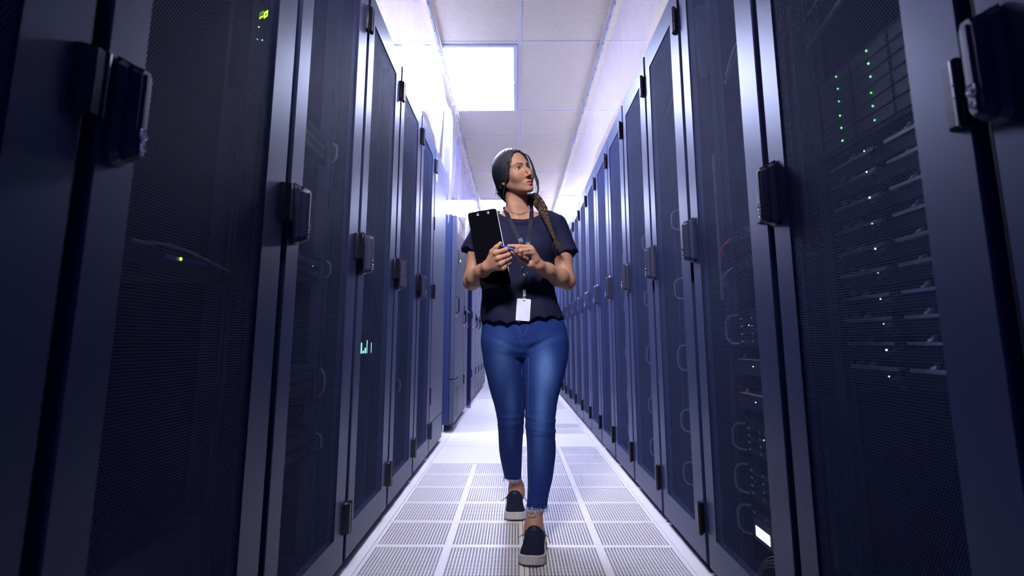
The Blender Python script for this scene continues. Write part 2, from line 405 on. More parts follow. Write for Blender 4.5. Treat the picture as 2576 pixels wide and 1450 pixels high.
# flat grey end cabinet of the left row
def end_panel():
    t = empty('blank_panel_cabinet', (XL, 3.985, 0), PI / 2, 'flat grey blank panel closing the far end of the left perforated row', 'cabinet')
    w = .66
    MB().box(.0, w, .03, 1.0, .03, 2.262).build('housing', M['housing'], t)
    MB().box(.004, w - .004, .05, .98, 0, .03).build('plinth', M['black'], t)
    MB().box(0, w, 0, .029, .235, 2.265, .006).build('upper_panel', M['panel'], t)
    MB().box(0, w, 0, .029, .035, .232, .006).build('lower_panel', M['panel'], t)
    s = MB()
    for z0, z1 in ((1.62, 1.72), (.36, .48)): s.box(-.008, .004, -.008, .0, z0, z1, .002)
    s.build('hinge_strip', M['hinge'], t)
    s = MB(); s.box(.05, .11, -.0012, -.0002, 2.02, 2.20); s.build('label', M['paper'], t)
    return t
end_panel()
# grey cabinet with a vent grille and its neighbours, beyond the gap
def vent_cabinet():
    t = empty('cooling_cabinet', (-.555, 5.06, 0), PI / 2, 'shorter grey cabinet with a low vent grille standing past the gap in left row', 'cabinet')
    w, h = .52, 2.0
    hs = MB(); hs.box(0, w, .045, 1.0, .07, h, .006); hs.build('housing', M['frame'], t)
    for x in (.04, w - .04):
        for y in (.10, .9): 
            f = MB(); f.cyl((x, y, 0), (x, y, .012), .022, n=14); f.cyl((x, y, .012), (x, y, .071), .008, n=10); f.build('levelling_foot', M['chrome'], t)
    sc = MB()
    for z in (.20, 1.80): sc.cyl((-.006, .30, z), (-.001, .30, z), .018, n=16)
    sc.build('side_cap', M['white'], t)
    d = MB().box(.004, w - .03, 0, .044, .47, h - .01, .006).build('door', M['panel'], t)
    gr = MB(); gr.box(.004, w - .03, 0, .044, .08, .46, .005); gr.build('lower_panel', M['panel'], t)
    vt = MB()
    for r in range(12):
        for c in range(6): vt.box(.09 + c * .055, .09 + c * .055 + .040, -.002, .002, .13 + r * .022, .13 + r * .022 + .014)
    vt.build('vent_grille', M['black'], t)
    sw = MB(); sw.tube([(.03, -.004, 1.06), (.03, -.03, 1.08), (.03, -.03, 1.20), (.03, -.004, 1.22)], .007, 8); sw.build('handle', M['hinge'], d)
    lk = MB(); lk.cyl((.03, -.012, 1.03), (.03, 0, 1.03), .012, n=14); lk.build('lock', M['chrome'], d)
    pn = MB(); pn.box(.16, .34, -.004, 0, 1.55, 1.68, .002); pn.build('control_panel', M['black'], d)
    ld = MB(); ld.cyl((.36, -.006, 1.60), (.36, -.001, 1.60), .010, n=12); ld.build('indicator_light', M['lime_led'], d)
    st = MB(); st.box(.12, .18, -.003, -.0005, 1.84, 1.96); st.build('white_label', M['paper'], d)
    st = MB(); st.box(.22, .30, -.003, -.0005, 1.80, 1.93); st.build('red_label', M['red'], d)
    return t
vent_cabinet()
def plain_cabinet(y0, y1, h, label, xf=-.575, mat='panel', handle=True):
    t = empty('equipment_cabinet', (xf, y0, 0), PI / 2, label, 'cabinet', 'solid door cabinets of the far left row'); w = y1 - y0 - .012
    MB().box(0, w, .03, .95, .05, h).build('housing', M['housing'], t)
    MB().box(0, w, .05, .95, 0, .05).build('plinth', M['black'], t)
    d = MB().box(.003, w - .003, 0, .029, .06, h - .01, .005).build('door', M[mat], t)
    for z in (.35, 1.1): 
        s = MB(); s.box(-.004, .014, -.012, 0, z, z + .10, .003); s.build('hinge', M['hinge'], d)
    s = MB(); s.tube([(w - .05, -.003, 1.0), (w - .05, -.026, 1.02), (w - .05, -.026, 1.14), (w - .05, -.003, 1.16)], .008, 8); s.build('handle', M['hinge'], d)
    s = MB(); s.cyl((w - .05, -.010, .98), (w - .05, 0, .98), .012, n=12); s.build('lock', M['chrome'], d)
    return t
plain_cabinet(5.60, 6.15, 1.95, 'solid grey door cabinet right after the vent grille cabinet, far left row')
plain_cabinet(6.16, 6.62, 1.95, 'solid grey door cabinet touching the translucent blue curtain edge, far left row')
t = plain_cabinet(7.25, 7.95, 1.98, 'dark cabinet with a small red light just beyond the blue curtain edge')
s = MB(); s.cyl((.25, -.006, 1.0), (.25, 0, 1.0), .010, n=12); s.build('red_light', M['red_led'], t)
for k, nm in ((0, 'grey cabinet one past the red light cabinet, nearly hidden by the blue jeans'), (1, 'far grey cabinet two past the red light cabinet'), (2, 'far grey cabinet three past the red light cabinet'), (3, 'farthest grey cabinet at the end of the left row')):
    plain_cabinet(7.97 + k * .65, 8.60 + k * .65, 1.98, nm)
# translucent vertical curtain edge standing in the far left row
s = MB(); pts = []
for k in range(13):
    x = -.60 + .0045 * k; pts.append((x, 6.86 + .02 * math.sin(k * 1.1)))
v = [(x, y, .01) for x, y in pts] + [(x, y, 1.9) for x, y in pts]
s.add(v, [(i, i + 1, i + 14, i + 13) for i in range(12)])
g = G('blue_violet_film'); b = g.bsdf((.025, .025, .14), .3); tr = g.n('ShaderNodeBsdfTransparent'); tr.inputs[0].default_value = (.45, .45, .8, 1)
mx = g.n('ShaderNodeMixShader'); mx.inputs[0].default_value = .55; g.link(tr.outputs[0], mx.inputs[1]); g.link(b.outputs[0], mx.inputs[2]); g.done(mx)
tag(s.build('partition_curtain', g.m, smooth=True), 'floor length translucent blue curtain edge between the far left cabinets', 'curtain')
# ------------------------------------------------------------------ curtain rails and plastic film
def rail(x, label, hang):
    t = empty('curtain_rail', (x, 0, 2.845), 0, label, 'curtain rail', 'ceiling curtain rails')
    s = MB(); s.box(-.014, .014, .3, 12.6, -.011, .011, .003); s.box(-.004, .004, .3, 12.6, -.018, -.011); s.build('track', M['rail'], t)
    for y in np.arange(.9, 12.6, .9):
        c = MB(); c.box(-.018, .018, y - .012, y + .012, -.014, .0345, .003); c.build('clip', M['rail'], t)
    y = .5
    ys = np.arange(.6, 9.5, .16)
    for y in ys:
        c = MB(); yy = y + .02 * math.sin(7 * y); c.tube([(0, yy, -.018), (0, yy, -.030)], .0035, 6); c.ball((0, yy, -.032), .006, seg=8); c.build('glider', M['chrome'], t)
    return t
rail(-.53, 'white curtain rail on the ceiling above the left cabinets', 0)
rail(.602, 'white curtain rail on the ceiling above the right cabinets', 0)
def sheet(name, x_top, x_bot, y0, y1, z_top, zb, ny, nz, amp, freq, mat, label, group, seed=0, ytap=0.0):
    v = []; f = []
    for i in range(ny + 1):
        a = i / ny
        for j in range(nz + 1):
            c = j / nz; y = y0 + (y1 - y0) * a - ytap * c * a
            zz = z_top + (zb(y) - z_top) * c; 
            am = amp * (.35 + .65 * c)
            x = x_top + (x_bot - x_top) * c + am * math.sin(freq * y + seed + .8 * math.sin(2.1 * y + seed)) + .3 * am * math.sin(freq * 2.7 * y + seed * 2 + c)
            v.append((x, y, zz))
    for i in range(ny):
        for j in range(nz):
            k = i * (nz + 1) + j; f.append((k, k + 1, k + nz + 2, k + nz + 1))
    o = MB().add(v, f).build(name, M[mat], smooth=True)
    return tag(o, label, 'plastic curtain', group)
sheet('plastic_film', -.565, -.600, .45, 4.20, 2.812, lambda y: 2.285, 120, 8, .014, 5.5, 'film', 'large clear plastic film between the left rail and the cabinet tops', 'hanging plastic films')
sheet('plastic_film', .637, .655, .45, 9.6, 2.812, lambda y: 2.285, 160, 8, .012, 4.0, 'film', 'large clear plastic film between the right rail and the cabinet tops', 'hanging plastic films', 1.7)
for k, (a, b, zb, xb, lab) in enumerate(((4.30, 5.05, 1.86, -.56, 'milky plastic strip drooping lowest over the end of the left perforated row'),
                              (5.15, 5.70, 2.02, -.55, 'plastic strip hanging just past the drooping one, above the vent cabinet'),
                              (5.80, 6.70, 1.97, -.545, 'plastic strip hanging behind the clipboard corner, first of the far three'),
                              (6.85, 7.60, 2.0, -.54, 'plastic strip hanging in front of the far bright light, second of the far three'),
                              (7.7, 8.6, 2.0, -.54, 'plastic strip farthest away along the left rail'))):
    sheet('plastic_strip', -.575, xb - .03, a, b, 2.812, (lambda y, a=a, b=b, zb=zb: zb + .22 * abs((b - y) / (b - a)) ** 1.5), 40, 14, .028, 14, 'strip', lab, 'hanging plastic strips', k * 1.3, .12)
# ------------------------------------------------------------------ equipment seen through the perforated doors
def at_cab(key, x, y, z):
    t, w = CAB[key]; M_ = Matrix.Translation(t.location) @ Matrix.Rotation(t.rotation_euler.z, 4, 'Z'); return M_ @ Vector((x, y, z))
def cab_local(key, p):
    t, w = CAB[key]; M_ = Matrix.Translation(t.location) @ Matrix.Rotation(t.rotation_euler.z, 4, 'Z'); return M_.inverted() @ Vector(p)
def device(key, z0, name, label, cat, group=None):
    t, w = CAB[key]; o = empty(name, at_cab(key, 0, 0, z0), t.rotation_euler.z, label, cat, group); return o, w
def led(par, x, z, mat, r=.0022, y=.099, name='status_light'):
    s = MB(); s.ball((x, y, z), (r, .0014, r), seg=8); s.build(name, mat, par, True)
X0 = .070
M['loop'] = simple('dull_steel_handle', (.14, .16, .25), .35, .2, .5)
def c_handle(par, x, z0, z1, y=.10, r=.0042, mat=None):
    h = z1 - z0
    MB().tube(catmull0([(x + .022, y, z0 + .004), (x + .006, y - .020, z0 + .006), (x, y - .034, z0 + h * .22), (x, y - .036, z0 + h * .5), (x, y - .034, z1 - h * .22), (x + .006, y - .020, z1 - .006), (x + .022, y, z1 - .004)], 4), r, 8).build('handle', mat or M['loop'], par, True)
def catmull0(pts, n):
    pts = [Vector(p) for p in pts]; out = []
    for i in range(len(pts) - 1):
        a, b, c, d = pts[max(i - 1, 0)], pts[i], pts[i + 1], pts[min(i + 2, len(pts) - 1)]
        for k in range(n):
            t = k / n; out.append(.5 * (2 * b + (c - a) * t + (2 * a - 5 * b + 4 * c - d) * t * t + (3 * b - a - 3 * c + d) * t ** 3))
    return out + [pts[-1]]
# right row, big near cabinet: ten trays with bright front lips
tr_px = [(2304, 318), (2307, 377), (2317, 447), (2332, 516), (2339, 586), (2349, 653), (2358, 725), (2368, 793), (2378, 866), (2388, 940)]
place = ['topmost', 'second from top', 'third from top', 'fourth from top', 'fifth from top', 'fifth from bottom', 'fourth from bottom', 'third from bottom', 'second from bottom', 'bottom']
for i, (u, v_) in enumerate(tr_px):
    z = float(PX(u, v_, XR + .10)[2]); o, w = device('R1', z, 'server_tray', '%s of ten lipped server trays behind the big right mesh door' % place[i], 'server', 'server trays in the near right cabinet')
    MB().box(X0 + .04, w - X0, .100, .75, -.034, -.001, .002).build('chassis', M['bezel'], o)
    s = MB(); s.box(X0 + .04, X0 + .20, .094, .112, -.003, .004); s.box(X0 + .235, w - X0, .094, .112, -.003, .004); s.build('front_lip', M['edge'], o)
    for x in (X0 + .10, X0 + .28, X0 + .40):
        s = MB(); s.add([(x, .097, .003), (x + .010, .097, .003), (x + .016, .11, .020), (x + .007, .11, .020), (x, .112, .003), (x + .010, .112, .003)], [(0, 1, 2, 3), (1, 5, 2), (5, 4, 3, 2), (4, 0, 3), (0, 4, 5, 1)]); s.build('latch_tab', M['edge'], o)
    s = MB()
    for k in range(3): s.tube([(X0 + .212 + k * .006, .10, -.004), (X0 + .21 + k * .007, .07, -.02), (X0 + .214 + k * .004, .09, -.034)], .0028, 6)
    s.build('cable_loop', M['black'], o, True)
    led(o, X0 + .215, -.012, M['white_led'], .0011, .066)
    if i != 0:
        s = MB(); s.box(X0 + .075, X0 + .10, .091, .0935, .006, .016); s.build('cable_tag', M['orange' if i == 2 else 'blue'], o)
# drive array with green lights
leds = [(2181, 128), (2186, 160), (2191, 193), (2193, 233), (2197, 267), (2202, 302), (2105, 193), (2109, 224), (2112, 255), (2115, 291), (2118, 322), (2121, 354), (2045, 280), (2048, 307), (2052, 369), (2055, 397)]
lp = [cab_local('R1', PX(u, v_, XR + .10)) for u, v_ in leds]
zb, zt = min(p.z for p in lp) - .02, max(p.z for p in lp) + .02
o, w = device('R1', zb, 'drive_array', 'drive array with columns of green lights behind the big right mesh door', 'drive array')
MB().box(X0, w - X0, .104, .80, 0, zt - zb, .002).build('chassis', M['bezel'], o)
for r in range(6):
    for c in range(3):
        x = X0 + .02 + c * .128; z = .010 + r * (zt - zb - .02) / 6; s = MB(); s.box(x, x + .120, .100, .106, z + .002, z + (zt - zb - .02) / 6 - .002, .0015); s.build('drive_carrier', M['steel'], o)
for p in lp: led(o, p.x, p.z - zb, M['green_led'], .0019, .0985)
for u, v_ in ((2025, 252), (2031, 341)):
    p = cab_local('R1', PX(u, v_, XR + .10)); led(o, p.x, p.z - zb, M['blue_led'], .0034, .0985); led(o, p.x, p.z - zb - .008, M['white_led'], .0015, .0985)
# bright diagonal network cables high in that cabinet and the one beyond
def cable(name, pts, r, mat, label):
    o = MB().tube(catmull0(pts, 6), r, 8).build(name, mat, None, True); return tag(o, label, 'cable')
def trunk(key, px, x, r, mat, label, name='network_cable'):
    return cable(name, [PX(u, v_, x) for u, v_ in px], r, mat, label)
trunk('R1', [(2030, 128), (2060, 85), (2100, 25), (2130, -20)], XR + .075, .006, M['cable'], 'lower of two pale diagonal network cables at the top of the big right cabinet')
trunk('R1', [(2015, 70), (2040, 30), (2075, -25)], XR + .075, .006, M['cable'], 'upper of two pale diagonal network cables at the top of the big right cabinet')
trunk('R2', [(1828, 190), (1845, 130), (1862, 95), (1880, 60)], XR + .07, .005, M['cable'], 'pale cable bend near the top of the white screen cabinet, right side')
trunk('R2', [(1824, 210), (1842, 165), (1856, 125), (1872, 100)], XR + .08, .004, M['cable'], 'thinner pale cable just below the other bend in the white screen cabinet')
def duct(key, px, x, label, wd=.022, mat='edge'):
    (u0, v0), (u1, v1) = px; a, b = cab_local(key, PX(u0, v0, x)), cab_local(key, PX(u1, v1, x)); o = empty('cable_duct', at_cab(key, 0, 0, 0), CAB[key][0].rotation_euler.z, label, 'cable duct')
    MB().box(a.x, a.x + wd, a.y, a.y + .03, b.z, a.z, .003).build('channel', M[mat], o); MB().box(a.x + wd, a.x + wd + .004, a.y - .002, a.y + .034, b.z, a.z, .001).build('cover_edge', M['steel'], o)
duct('R2', ((1748, 22), (1768, 180)), XR + .06, 'short bright upright duct at the top of the white screen cabinet', .022, 'cable')
duct('R2', ((1790, 390), (1800, 760)), XR + .085, 'long upright cable duct at the left inside of the white screen cabinet', .03, 'cable')
duct('R1', ((1975, 20), (2040, 640)), XR + .06, 'long upright cable duct at the left inside of the big right cabinet', .026, 'cable')
duct('R1', ((2060, 1000), (2110, 1440)), XR + .06, 'lower upright cable duct near the floor in the big right cabinet', .024, 'cable')
# servers with looped handles
def handle_server(key, z0, z1, label, lights=(), group='looped handle servers', name='rack_server'):
    o, w = device(key, z0, name, label, 'server', group); h = z1 - z0
    MB().box(X0 - .006, w - X0 + .006, .100, .82, .001, h - .001, .002).build('chassis', M['bezel'], o)
    c_handle(o, X0 + .045, h * .08, h * .92); c_handle(o, w - X0 - .03, h * .08, h * .92)
    s = MB()
    for r in range(max(1, int(h / .035))): s.box(X0 + .10, w - X0 - .06, .0985, .101, .010 + r * .035, .010 + r * .035 + .018)
    s.build('vent_slot', M['black'], o)
    s = MB()
    for k in range(4): s.box(X0 + .085, X0 + .10, .0980, .1005, h * (.15 + .2 * k), h * (.15 + .2 * k) + .006); s.box(X0 + .17, X0 + .18, .0980, .1005, h * (.15 + .2 * k), h * (.15 + .2 * k) + .006)
    s.build('port_label', M['edge'], o)
    for x, z, m_ in lights: led(o, x, h * z, M[m_], .0020)
    return o
hs_z = [(.78, .905), (.435, .545), (.30, .415), (.175, .288)]
for i, (a, b) in enumerate(hs_z):
    handle_server('R2', a, b, 'looped handle server, %s in the white screen cabinet' % ('well above the others', 'top of the lower three', 'middle of the lower three', 'nearest the floor')[i], [(X0 + .15 + .05 * i, .6, 'white_led'), (X0 + .24, .3, 'blue_led' if i % 2 else 'white_led')])
for i, v_ in enumerate((905, 990)):
    z = float(PX(1870, v_, XR + .1)[2]); o, w = device('R2', z, 'shelf_unit', '%s thin shelf unit in the white screen cabinet, %s tag on it' % (('upper', 'a blue') if i == 0 else ('lower', 'an orange')), 'shelf')
    MB().box(X0, w - X0, .10, .7, -.05, 0, .003).build('tray', M['steel'], o); MB().box(X0 + .05, w - X0, .096, .11, 0, .003).build('front_lip', M['edge'], o)
    s = MB(); s.box(X0 + .10, X0 + .118, .094, .098, .006, .018); s.build('cable_tag', M['blue' if i == 0 else 'orange'], o)
    s = MB(); s.tube([(X0 + .22, .10, .003), (X0 + .24, .12, .03)], .003, 6); s.build('cable_clip', M['edge'], o); led(o, X0 + .16, -.02, M['white_led'], .0016)
for i, v_ in enumerate((640, 715)):
    z = float(PX(1850, v_ - 60, XR + .1)[2]); o, w = device('R2', z, 'patch_unit', '%s patch panel halfway up the white screen cabinet' % ('upper' if i == 0 else 'lower'), 'patch panel')
    MB().box(X0, w - X0, .10, .3, -.042, 0, .002).build('chassis', M['steel'], o)
    for k in range(12): MB().box(X0 + .03 + k * .034, X0 + .05 + k * .034, .0985, .101, -.032, -.016).build('port', M['black'], o)
    s = MB(); s.tube([(X0 + .05, .10, -.02), (X0 + .03, .07, -.05), (X0 + .02, .08, -.10)], .003, 6); s.build('patch_cable', M['red' if i == 0 else 'cable'], o, True)
# console screen lit near the floor
a, b = cab_local('R2', PX(1896, 1315, XR + .085)), cab_local('R2', PX(1942, 1395, XR + .085))
o, w = device('R2', min(a.z, b.z), 'console_screen', 'small lit white screen low down behind the right mesh door', 'screen'); h = abs(a.z - b.z) * 1.0
x0, x1 = sorted((a.x, b.x)); MB().box(x0 - .01, w - X0, .088, .13, .0, h + .012, .003).build('housing', M['panel'], o)
MB().box(x0 + .008, x1 - .012, .0865, .0885, .016, h - .006).build('display', M['screen'], o)
for k in range(4): trunk('R2', [(1962, 1402 + 9 * k), (1935, 1404 + 8 * k), (1918, 1420 + 5 * k), (1908 + 3 * k, 1448), (1906 + 3 * k, 1475)], XR + .07 + .006 * k, .0022, M['yellow'], '%s of the four yellow fibre cables under the white screen' % ('topmost', 'second', 'third', 'lowest')[k], 'fibre_cable')
# cabinets farther along the right row
for key, nm in (('R3', 'first cabinet past the white screen cabinet'), ('R4', 'second cabinet past the white screen cabinet'), ('R5', 'third cabinet past the white screen cabinet')):
    for i, (a, b) in enumerate(((1.30, 1.42), (.98, 1.10), (.66, .80), (.40, .52), (.18, .30))):
        handle_server(key, a, b, 'looped handle server, %s in the %s' % (('topmost', 'second from top', 'middle one', 'second from floor', 'lowest')[i], nm), [(X0 + .18, .4, 'white_led'), (X0 + .26, .7, 'blue_led')] if key == 'R3' else [])
    trunk(key, [PXI for PXI in {'R3': [(1672, 300), (1690, 255), (1700, 220)], 'R4': [(1592, 400), (1602, 380), (1612, 345)], 'R5': [(1545, 420), (1550, 400), (1556, 380)]}[key]], XR + .08, .005, M['cable'], 'pale cable bend high up in the %s' % nm)
# left row: display, light and cable in the big near cabinet
a = cab_local('L1', PX(652, 45, XL - .05)); b = cab_local('L1', PX(675, 30, XL - .05)); o, w = device('L1', a.z, 'power_meter', 'power meter showing green digits at the top of the big left cabinet', 'meter')
h = .0155; slope = (cab_local('L1', PX(675, 44, XL - .05)).z - a.z) / (b.x - a.x); dx = (b.x - a.x) / 2; y = a.y
MB().box(a.x - .03, b.x + .03, y + .002, y + .05, -.20, h + .03, .003).build('housing', M['bezel'], o)
SEG = {'a': ((0, 1), (1, 1)), 'b': ((1, 1), (1, .5)), 'c': ((1, .5), (1, 0)), 'd': ((0, 0), (1, 0)), 'e': ((0, 0), (0, .5)), 'f': ((0, .5), (0, 1))}
def digit(x, lit, dim, wd):
    for segs, m_ in ((lit, 'lime_led'), (dim, 'lime_dim')):
        if not segs: continue
        s = MB()
        for q in segs:
            (p0, p1) = SEG[q]; f_ = lambda p: (x + wd * (.12 + .62 * p[0]) + .12 * h * p[1], y, h * p[1] + slope * (x - a.x + wd * p[0])); s.tube([f_(p0), f_(p1)], h * .085, 6)
        s.build('display_digit', M[m_], o)
digit(a.x, 'd', 'abcef', dx); digit(a.x + dx, 'abcdef', '', dx)
for u, v_ in ((651, 68), (647, 99), (660, 101)): p = cab_local('L1', PX(u, v_, XL - .05)); led(o, p.x, p.z - a.z, M['white_led'], .0011, y)
z = float(PX(455, 652, XL - .09)[2]); o, w = device('L1', z, 'network_switch', 'switch with one yellow green light halfway up the big left cabinet', 'switch')
p = cab_local('L1', PX(455, 652, XL - .09)); MB().box(X0, w - X0, .094, .5, -.03, .014, .002).build('chassis', M['bezel'], o); led(o, p.x, 0, M['lime_led'], .0034, .090)
s = MB(); s.box(p.x - .05, p.x + .10, .092, .0945, -.006, .004); s.build('blue_port_row', M['blue'], o)
trunk('L1', [(330, 604), (372, 611), (420, 616), (470, 632), (520, 655), (575, 684)], XL - .06, .0035, M['cable'], 'pale drooping cable above the yellow green light in the big left cabinet', 'patch_cable')
o, w = device('L1', .0, 'blanking_panel', 'sloping edged lower blanking panel in the big left cabinet', 'panel'); MB().box(X0, w - X0, .09, .10, .06, .42, .002).build('plate', M['steel'], o); MB().box(X0, w - X0, .10, .7, .40, .415, .002).build('shelf', M['steel'], o)
# port lights low in the third perforated cabinet
z = float(PX(925, 890, XL - .09)[2]); o, w = device('L3', z, 'port_switch', 'switch with a glowing comb of green and white port lights, left row', 'switch')
p0, p1 = cab_local('L3', PX(905, 888, XL - .09)), cab_local('L3', PX(947, 888, XL - .09)); MB().box(X0, w - X0, .094, .5, -.03, .12, .002).build('chassis', M['bezel'], o)
for k in range(10):
    n_ = (3, 4, 1, 2, 5, 1, 4, 2, 4, 3)[k]; x = p0.x + (p1.x - p0.x) * k / 9; s = MB(); s.box(x - .006, x + .006, .092, .0945, .002, .002 + n_ * .012); s.build('port_light', M['teal_led'], o)
for key, rows in (('L2', ((1.45, 1.55), (1.02, 1.10), (.60, .72), (.42, .50))), ('L4', ((1.2, 1.3), (.5, .6)))):
    for i, (a, b) in enumerate(rows):
        handle_server(key, a, b, 'looped handle server, %s in the left row cabinet %s' % (('topmost', 'second from top', 'third from top', 'lowest')[i], 'beside the green digit cabinet' if key == 'L2' else 'past the green port lights'), [(w - .16, .5, 'blue_led')] if i == 1 else ([(w - .2, .5, 'white_led')] if key == 'L4' else []))
# ------------------------------------------------------------------ signed distance modelling of the walking person
A = lambda *x: np.array(x, dtype=np.float32)
def nrm(q): return np.sqrt((q * q).sum(-1))
def cap(p, a, b, ra, rb):
    a = np.asarray(a, np.float32); b = np.asarray(b, np.float32); ba = b - a; L2 = float(ba @ ba) + 1e-9
    t = np.clip(((p - a) @ ba) / L2, 0, 1)
    return nrm(p - a - t[:, None] * ba) - (ra + (rb - ra) * t)
def ell(p, c, r):
    q = p - np.asarray(c, np.float32); r = np.asarray(r, np.float32)
    k0 = nrm(q / r); k1 = nrm(q / (r * r)) + 1e-9
    return k0 * (k0 - 1) / k1
def smin(a, b, k):
    h = np.clip(.5 + .5 * (b - a) / k, 0, 1); return b * (1 - h) + a * h - k * h * (1 - h)
def smax(a, b, k): return -smin(-a, -b, k)
def chain(p, pts, rs, k=.006):
    d = None
    for i in range(len(pts) - 1):
        e = cap(p, pts[i], pts[i + 1], rs[i], rs[i + 1]); d = e if d is None else smin(d, e, k)
    return d
def pchip(xs, ys):                                   # smooth monotone-ish interpolation (cubic Hermite)
    xs = np.array(xs, float); ys = np.array(ys, float); o = np.argsort(xs); xs, ys = xs[o], ys[o]
    m = np.gradient(ys, xs)
    def f(x):
        x = np.clip(x, xs[0], xs[-1]); i = np.clip(np.searchsorted(xs, x) - 1, 0, len(xs) - 2)
        h = xs[i + 1] - xs[i]; t = (x - xs[i]) / h
        return ((2 * t**3 - 3 * t**2 + 1) * ys[i] + (t**3 - 2 * t**2 + t) * h * m[i] + (-2 * t**3 + 3 * t**2) * ys[i + 1] + (t**3 - t**2) * h * m[i + 1]).astype(np.float32)
    return f
class Loft:                                          # rows: (v, u0, u1, Y, ry): photo silhouette u0..u1 at row v, at depth Y, half depth ry
    def __init__(s, rows, grow=0.0):
        z = []; cx = []; cy = []; rx = []; ry = []
        for v, u0, u1, Y, r in rows:
            a, b = P(u0, v, Y), P(u1, v, Y); z.append((a[2] + b[2]) / 2); cx.append((a[0] + b[0]) / 2); rx.append(abs(b[0] - a[0]) / 2 + grow); cy.append(Y); ry.append(r + grow)
        s.zl, s.zh = min(z), max(z); s.f = [pchip(z, q) for q in (cx, cy, rx, ry)]
    def __call__(s, p, ext=0.0, n=2.3):
        z = p[:, 2]; cx, cy, rx, ry = [g(z) for g in s.f]
        q = (np.abs((p[:, 0] - cx) / rx) ** n + np.abs((p[:, 1] - cy) / ry) ** n) ** (1 / n)
        d = (q - 1) * np.minimum(rx, ry)
        return np.maximum(d, np.maximum(z - s.zh - ext, s.zl - ext - z))
def polygonize(f, lo, hi, h):
    lo = np.array(lo, np.float32); n = (np.ceil((np.array(hi) - lo) / h / 4).astype(int) + 1) * 4
    # coarse pass
    c = [lo[i] + h * 4 * (np.arange(n[i] // 4) + .5) for i in range(3)]
    Q = np.stack(np.meshgrid(*c, indexing='ij'), -1).reshape(-1, 3).astype(np.float32)
    D = f(Q).reshape([k // 4 for k in n]); near = np.abs(D) < h * 4 * 1.8
    V = np.repeat(np.repeat(np.repeat(np.where(D < 0, -1., 1.).astype(np.float32), 4, 0), 4, 1), 4, 2)
    m = np.repeat(np.repeat(np.repeat(near, 4, 0), 4, 1), 4, 2)
    idx = np.argwhere(m); V[m] = f((lo + h * (idx + .5)).astype(np.float32))
    S = V < 0
    cs = [(i, j, k) for i in (0, 1) for j in (0, 1) for k in (0, 1)]
    sl = lambda X, o: X[o[0]:X.shape[0] - 1 + o[0], o[1]:X.shape[1] - 1 + o[1], o[2]:X.shape[2] - 1 + o[2]]
    tot = sum(sl(S, o).astype(np.int8) for o in cs); act = (tot > 0) & (tot < 8); ci = np.argwhere(act)
    ids = -np.ones(act.shape, np.int64); ids[act] = np.arange(len(ci))
    val = np.stack([sl(V, o)[act] for o in cs], 1); acc = np.zeros((len(ci), 3), np.float32); cnt = np.zeros(len(ci), np.float32)
    for a in range(8):
        for b in range(a + 1, 8):
            da = np.array(cs[b]) - np.array(cs[a])
            if np.abs(da).sum() != 1: continue
            x = (val[:, a] < 0) != (val[:, b] < 0); t = val[:, a] / (val[:, a] - val[:, b] + 1e-12)
            acc += np.where(x[:, None], np.array(cs[a]) + t[:, None] * da, 0); cnt += x
    verts = lo + h * (ci + .5 + acc / cnt[:, None]); F = []
    for ax in range(3):
        o = [0, 0, 0]; o[ax] = 1; u, w = [(1, 2), (2, 0), (0, 1)][ax]
        A0 = S[:-1 if ax == 0 else None, :-1 if ax == 1 else None, :-1 if ax == 2 else None]
        A1 = S[1 if ax == 0 else 0:, 1 if ax == 1 else 0:, 1 if ax == 2 else 0:]
        for flip, mk in ((0, A0 & ~A1), (1, ~A0 & A1)):
            e = np.argwhere(mk); e = e[(e[:, u] > 0) & (e[:, w] > 0) & (e[:, u] < act.shape[u]) & (e[:, w] < act.shape[w])]
            q = []
            for du, dw in ((0, 0), (1, 0), (1, 1), (0, 1)):
                g_ = e.copy(); g_[:, u] -= 1 - du; g_[:, w] -= 1 - dw; q.append(ids[g_[:, 0], g_[:, 1], g_[:, 2]])
            q = np.stack(q, 1); F.append(q[:, ::-1] if flip else q)
    F = np.concatenate(F); F = F[(F >= 0).all(1)]
    return verts.astype(np.float64), F
def cull(v, f, keep):                                # drop faces whose vertices are all outside keep
    k = keep[f].all(1); f = f[k]; u = np.unique(f); r = -np.ones(len(v), np.int64); r[u] = np.arange(len(u)); return v[u], r[f]
def np_mesh(name, v, f, mat, tint=None, parent=None, extra=None, uvw=None):
    me = bpy.data.meshes.new(name); nv, nf = len(v), len(f)
    me.vertices.add(nv); me.vertices.foreach_set('co', v.astype(np.float32).ravel())
    me.loops.add(nf * 4); me.loops.foreach_set('vertex_index', f.astype(np.int32).ravel())
    me.polygons.add(nf); me.polygons.foreach_set('loop_start', np.arange(0, nf * 4, 4, dtype=np.int32)); me.polygons.foreach_set('loop_total', np.full(nf, 4, np.int32))
    me.update(calc_edges=True); me.validate(); me.materials.append(mat); me.shade_smooth()
    if tint is not None:
        a = me.color_attributes.new('tint', 'FLOAT_COLOR', 'POINT'); a.data.foreach_set('color', np.concatenate([tint, np.ones((nv, 1))], 1).astype(np.float32).ravel())
    if uvw is not None:
        a = me.attributes.new('flow', 'FLOAT_VECTOR', 'POINT'); a.data.foreach_set('vector', uvw.astype(np.float32).ravel())
    return link(name, me, parent)
def march(f, u, v, y0=1.9, y1=3.1):                  # where the sight line through photo pixel (u, v) meets the surface f = 0
    r = ray(u, v); r = r / r[1]; y = y0; best = (9, y0)
    for _ in range(160):
        d = float(f((EYE + r * y)[None].astype(np.float32))[0]); best = min(best, (d, y))
        if d < 2e-4 or y > y1: break
        y += max(d * .6, 3e-4)
    return EYE + r * best[1]
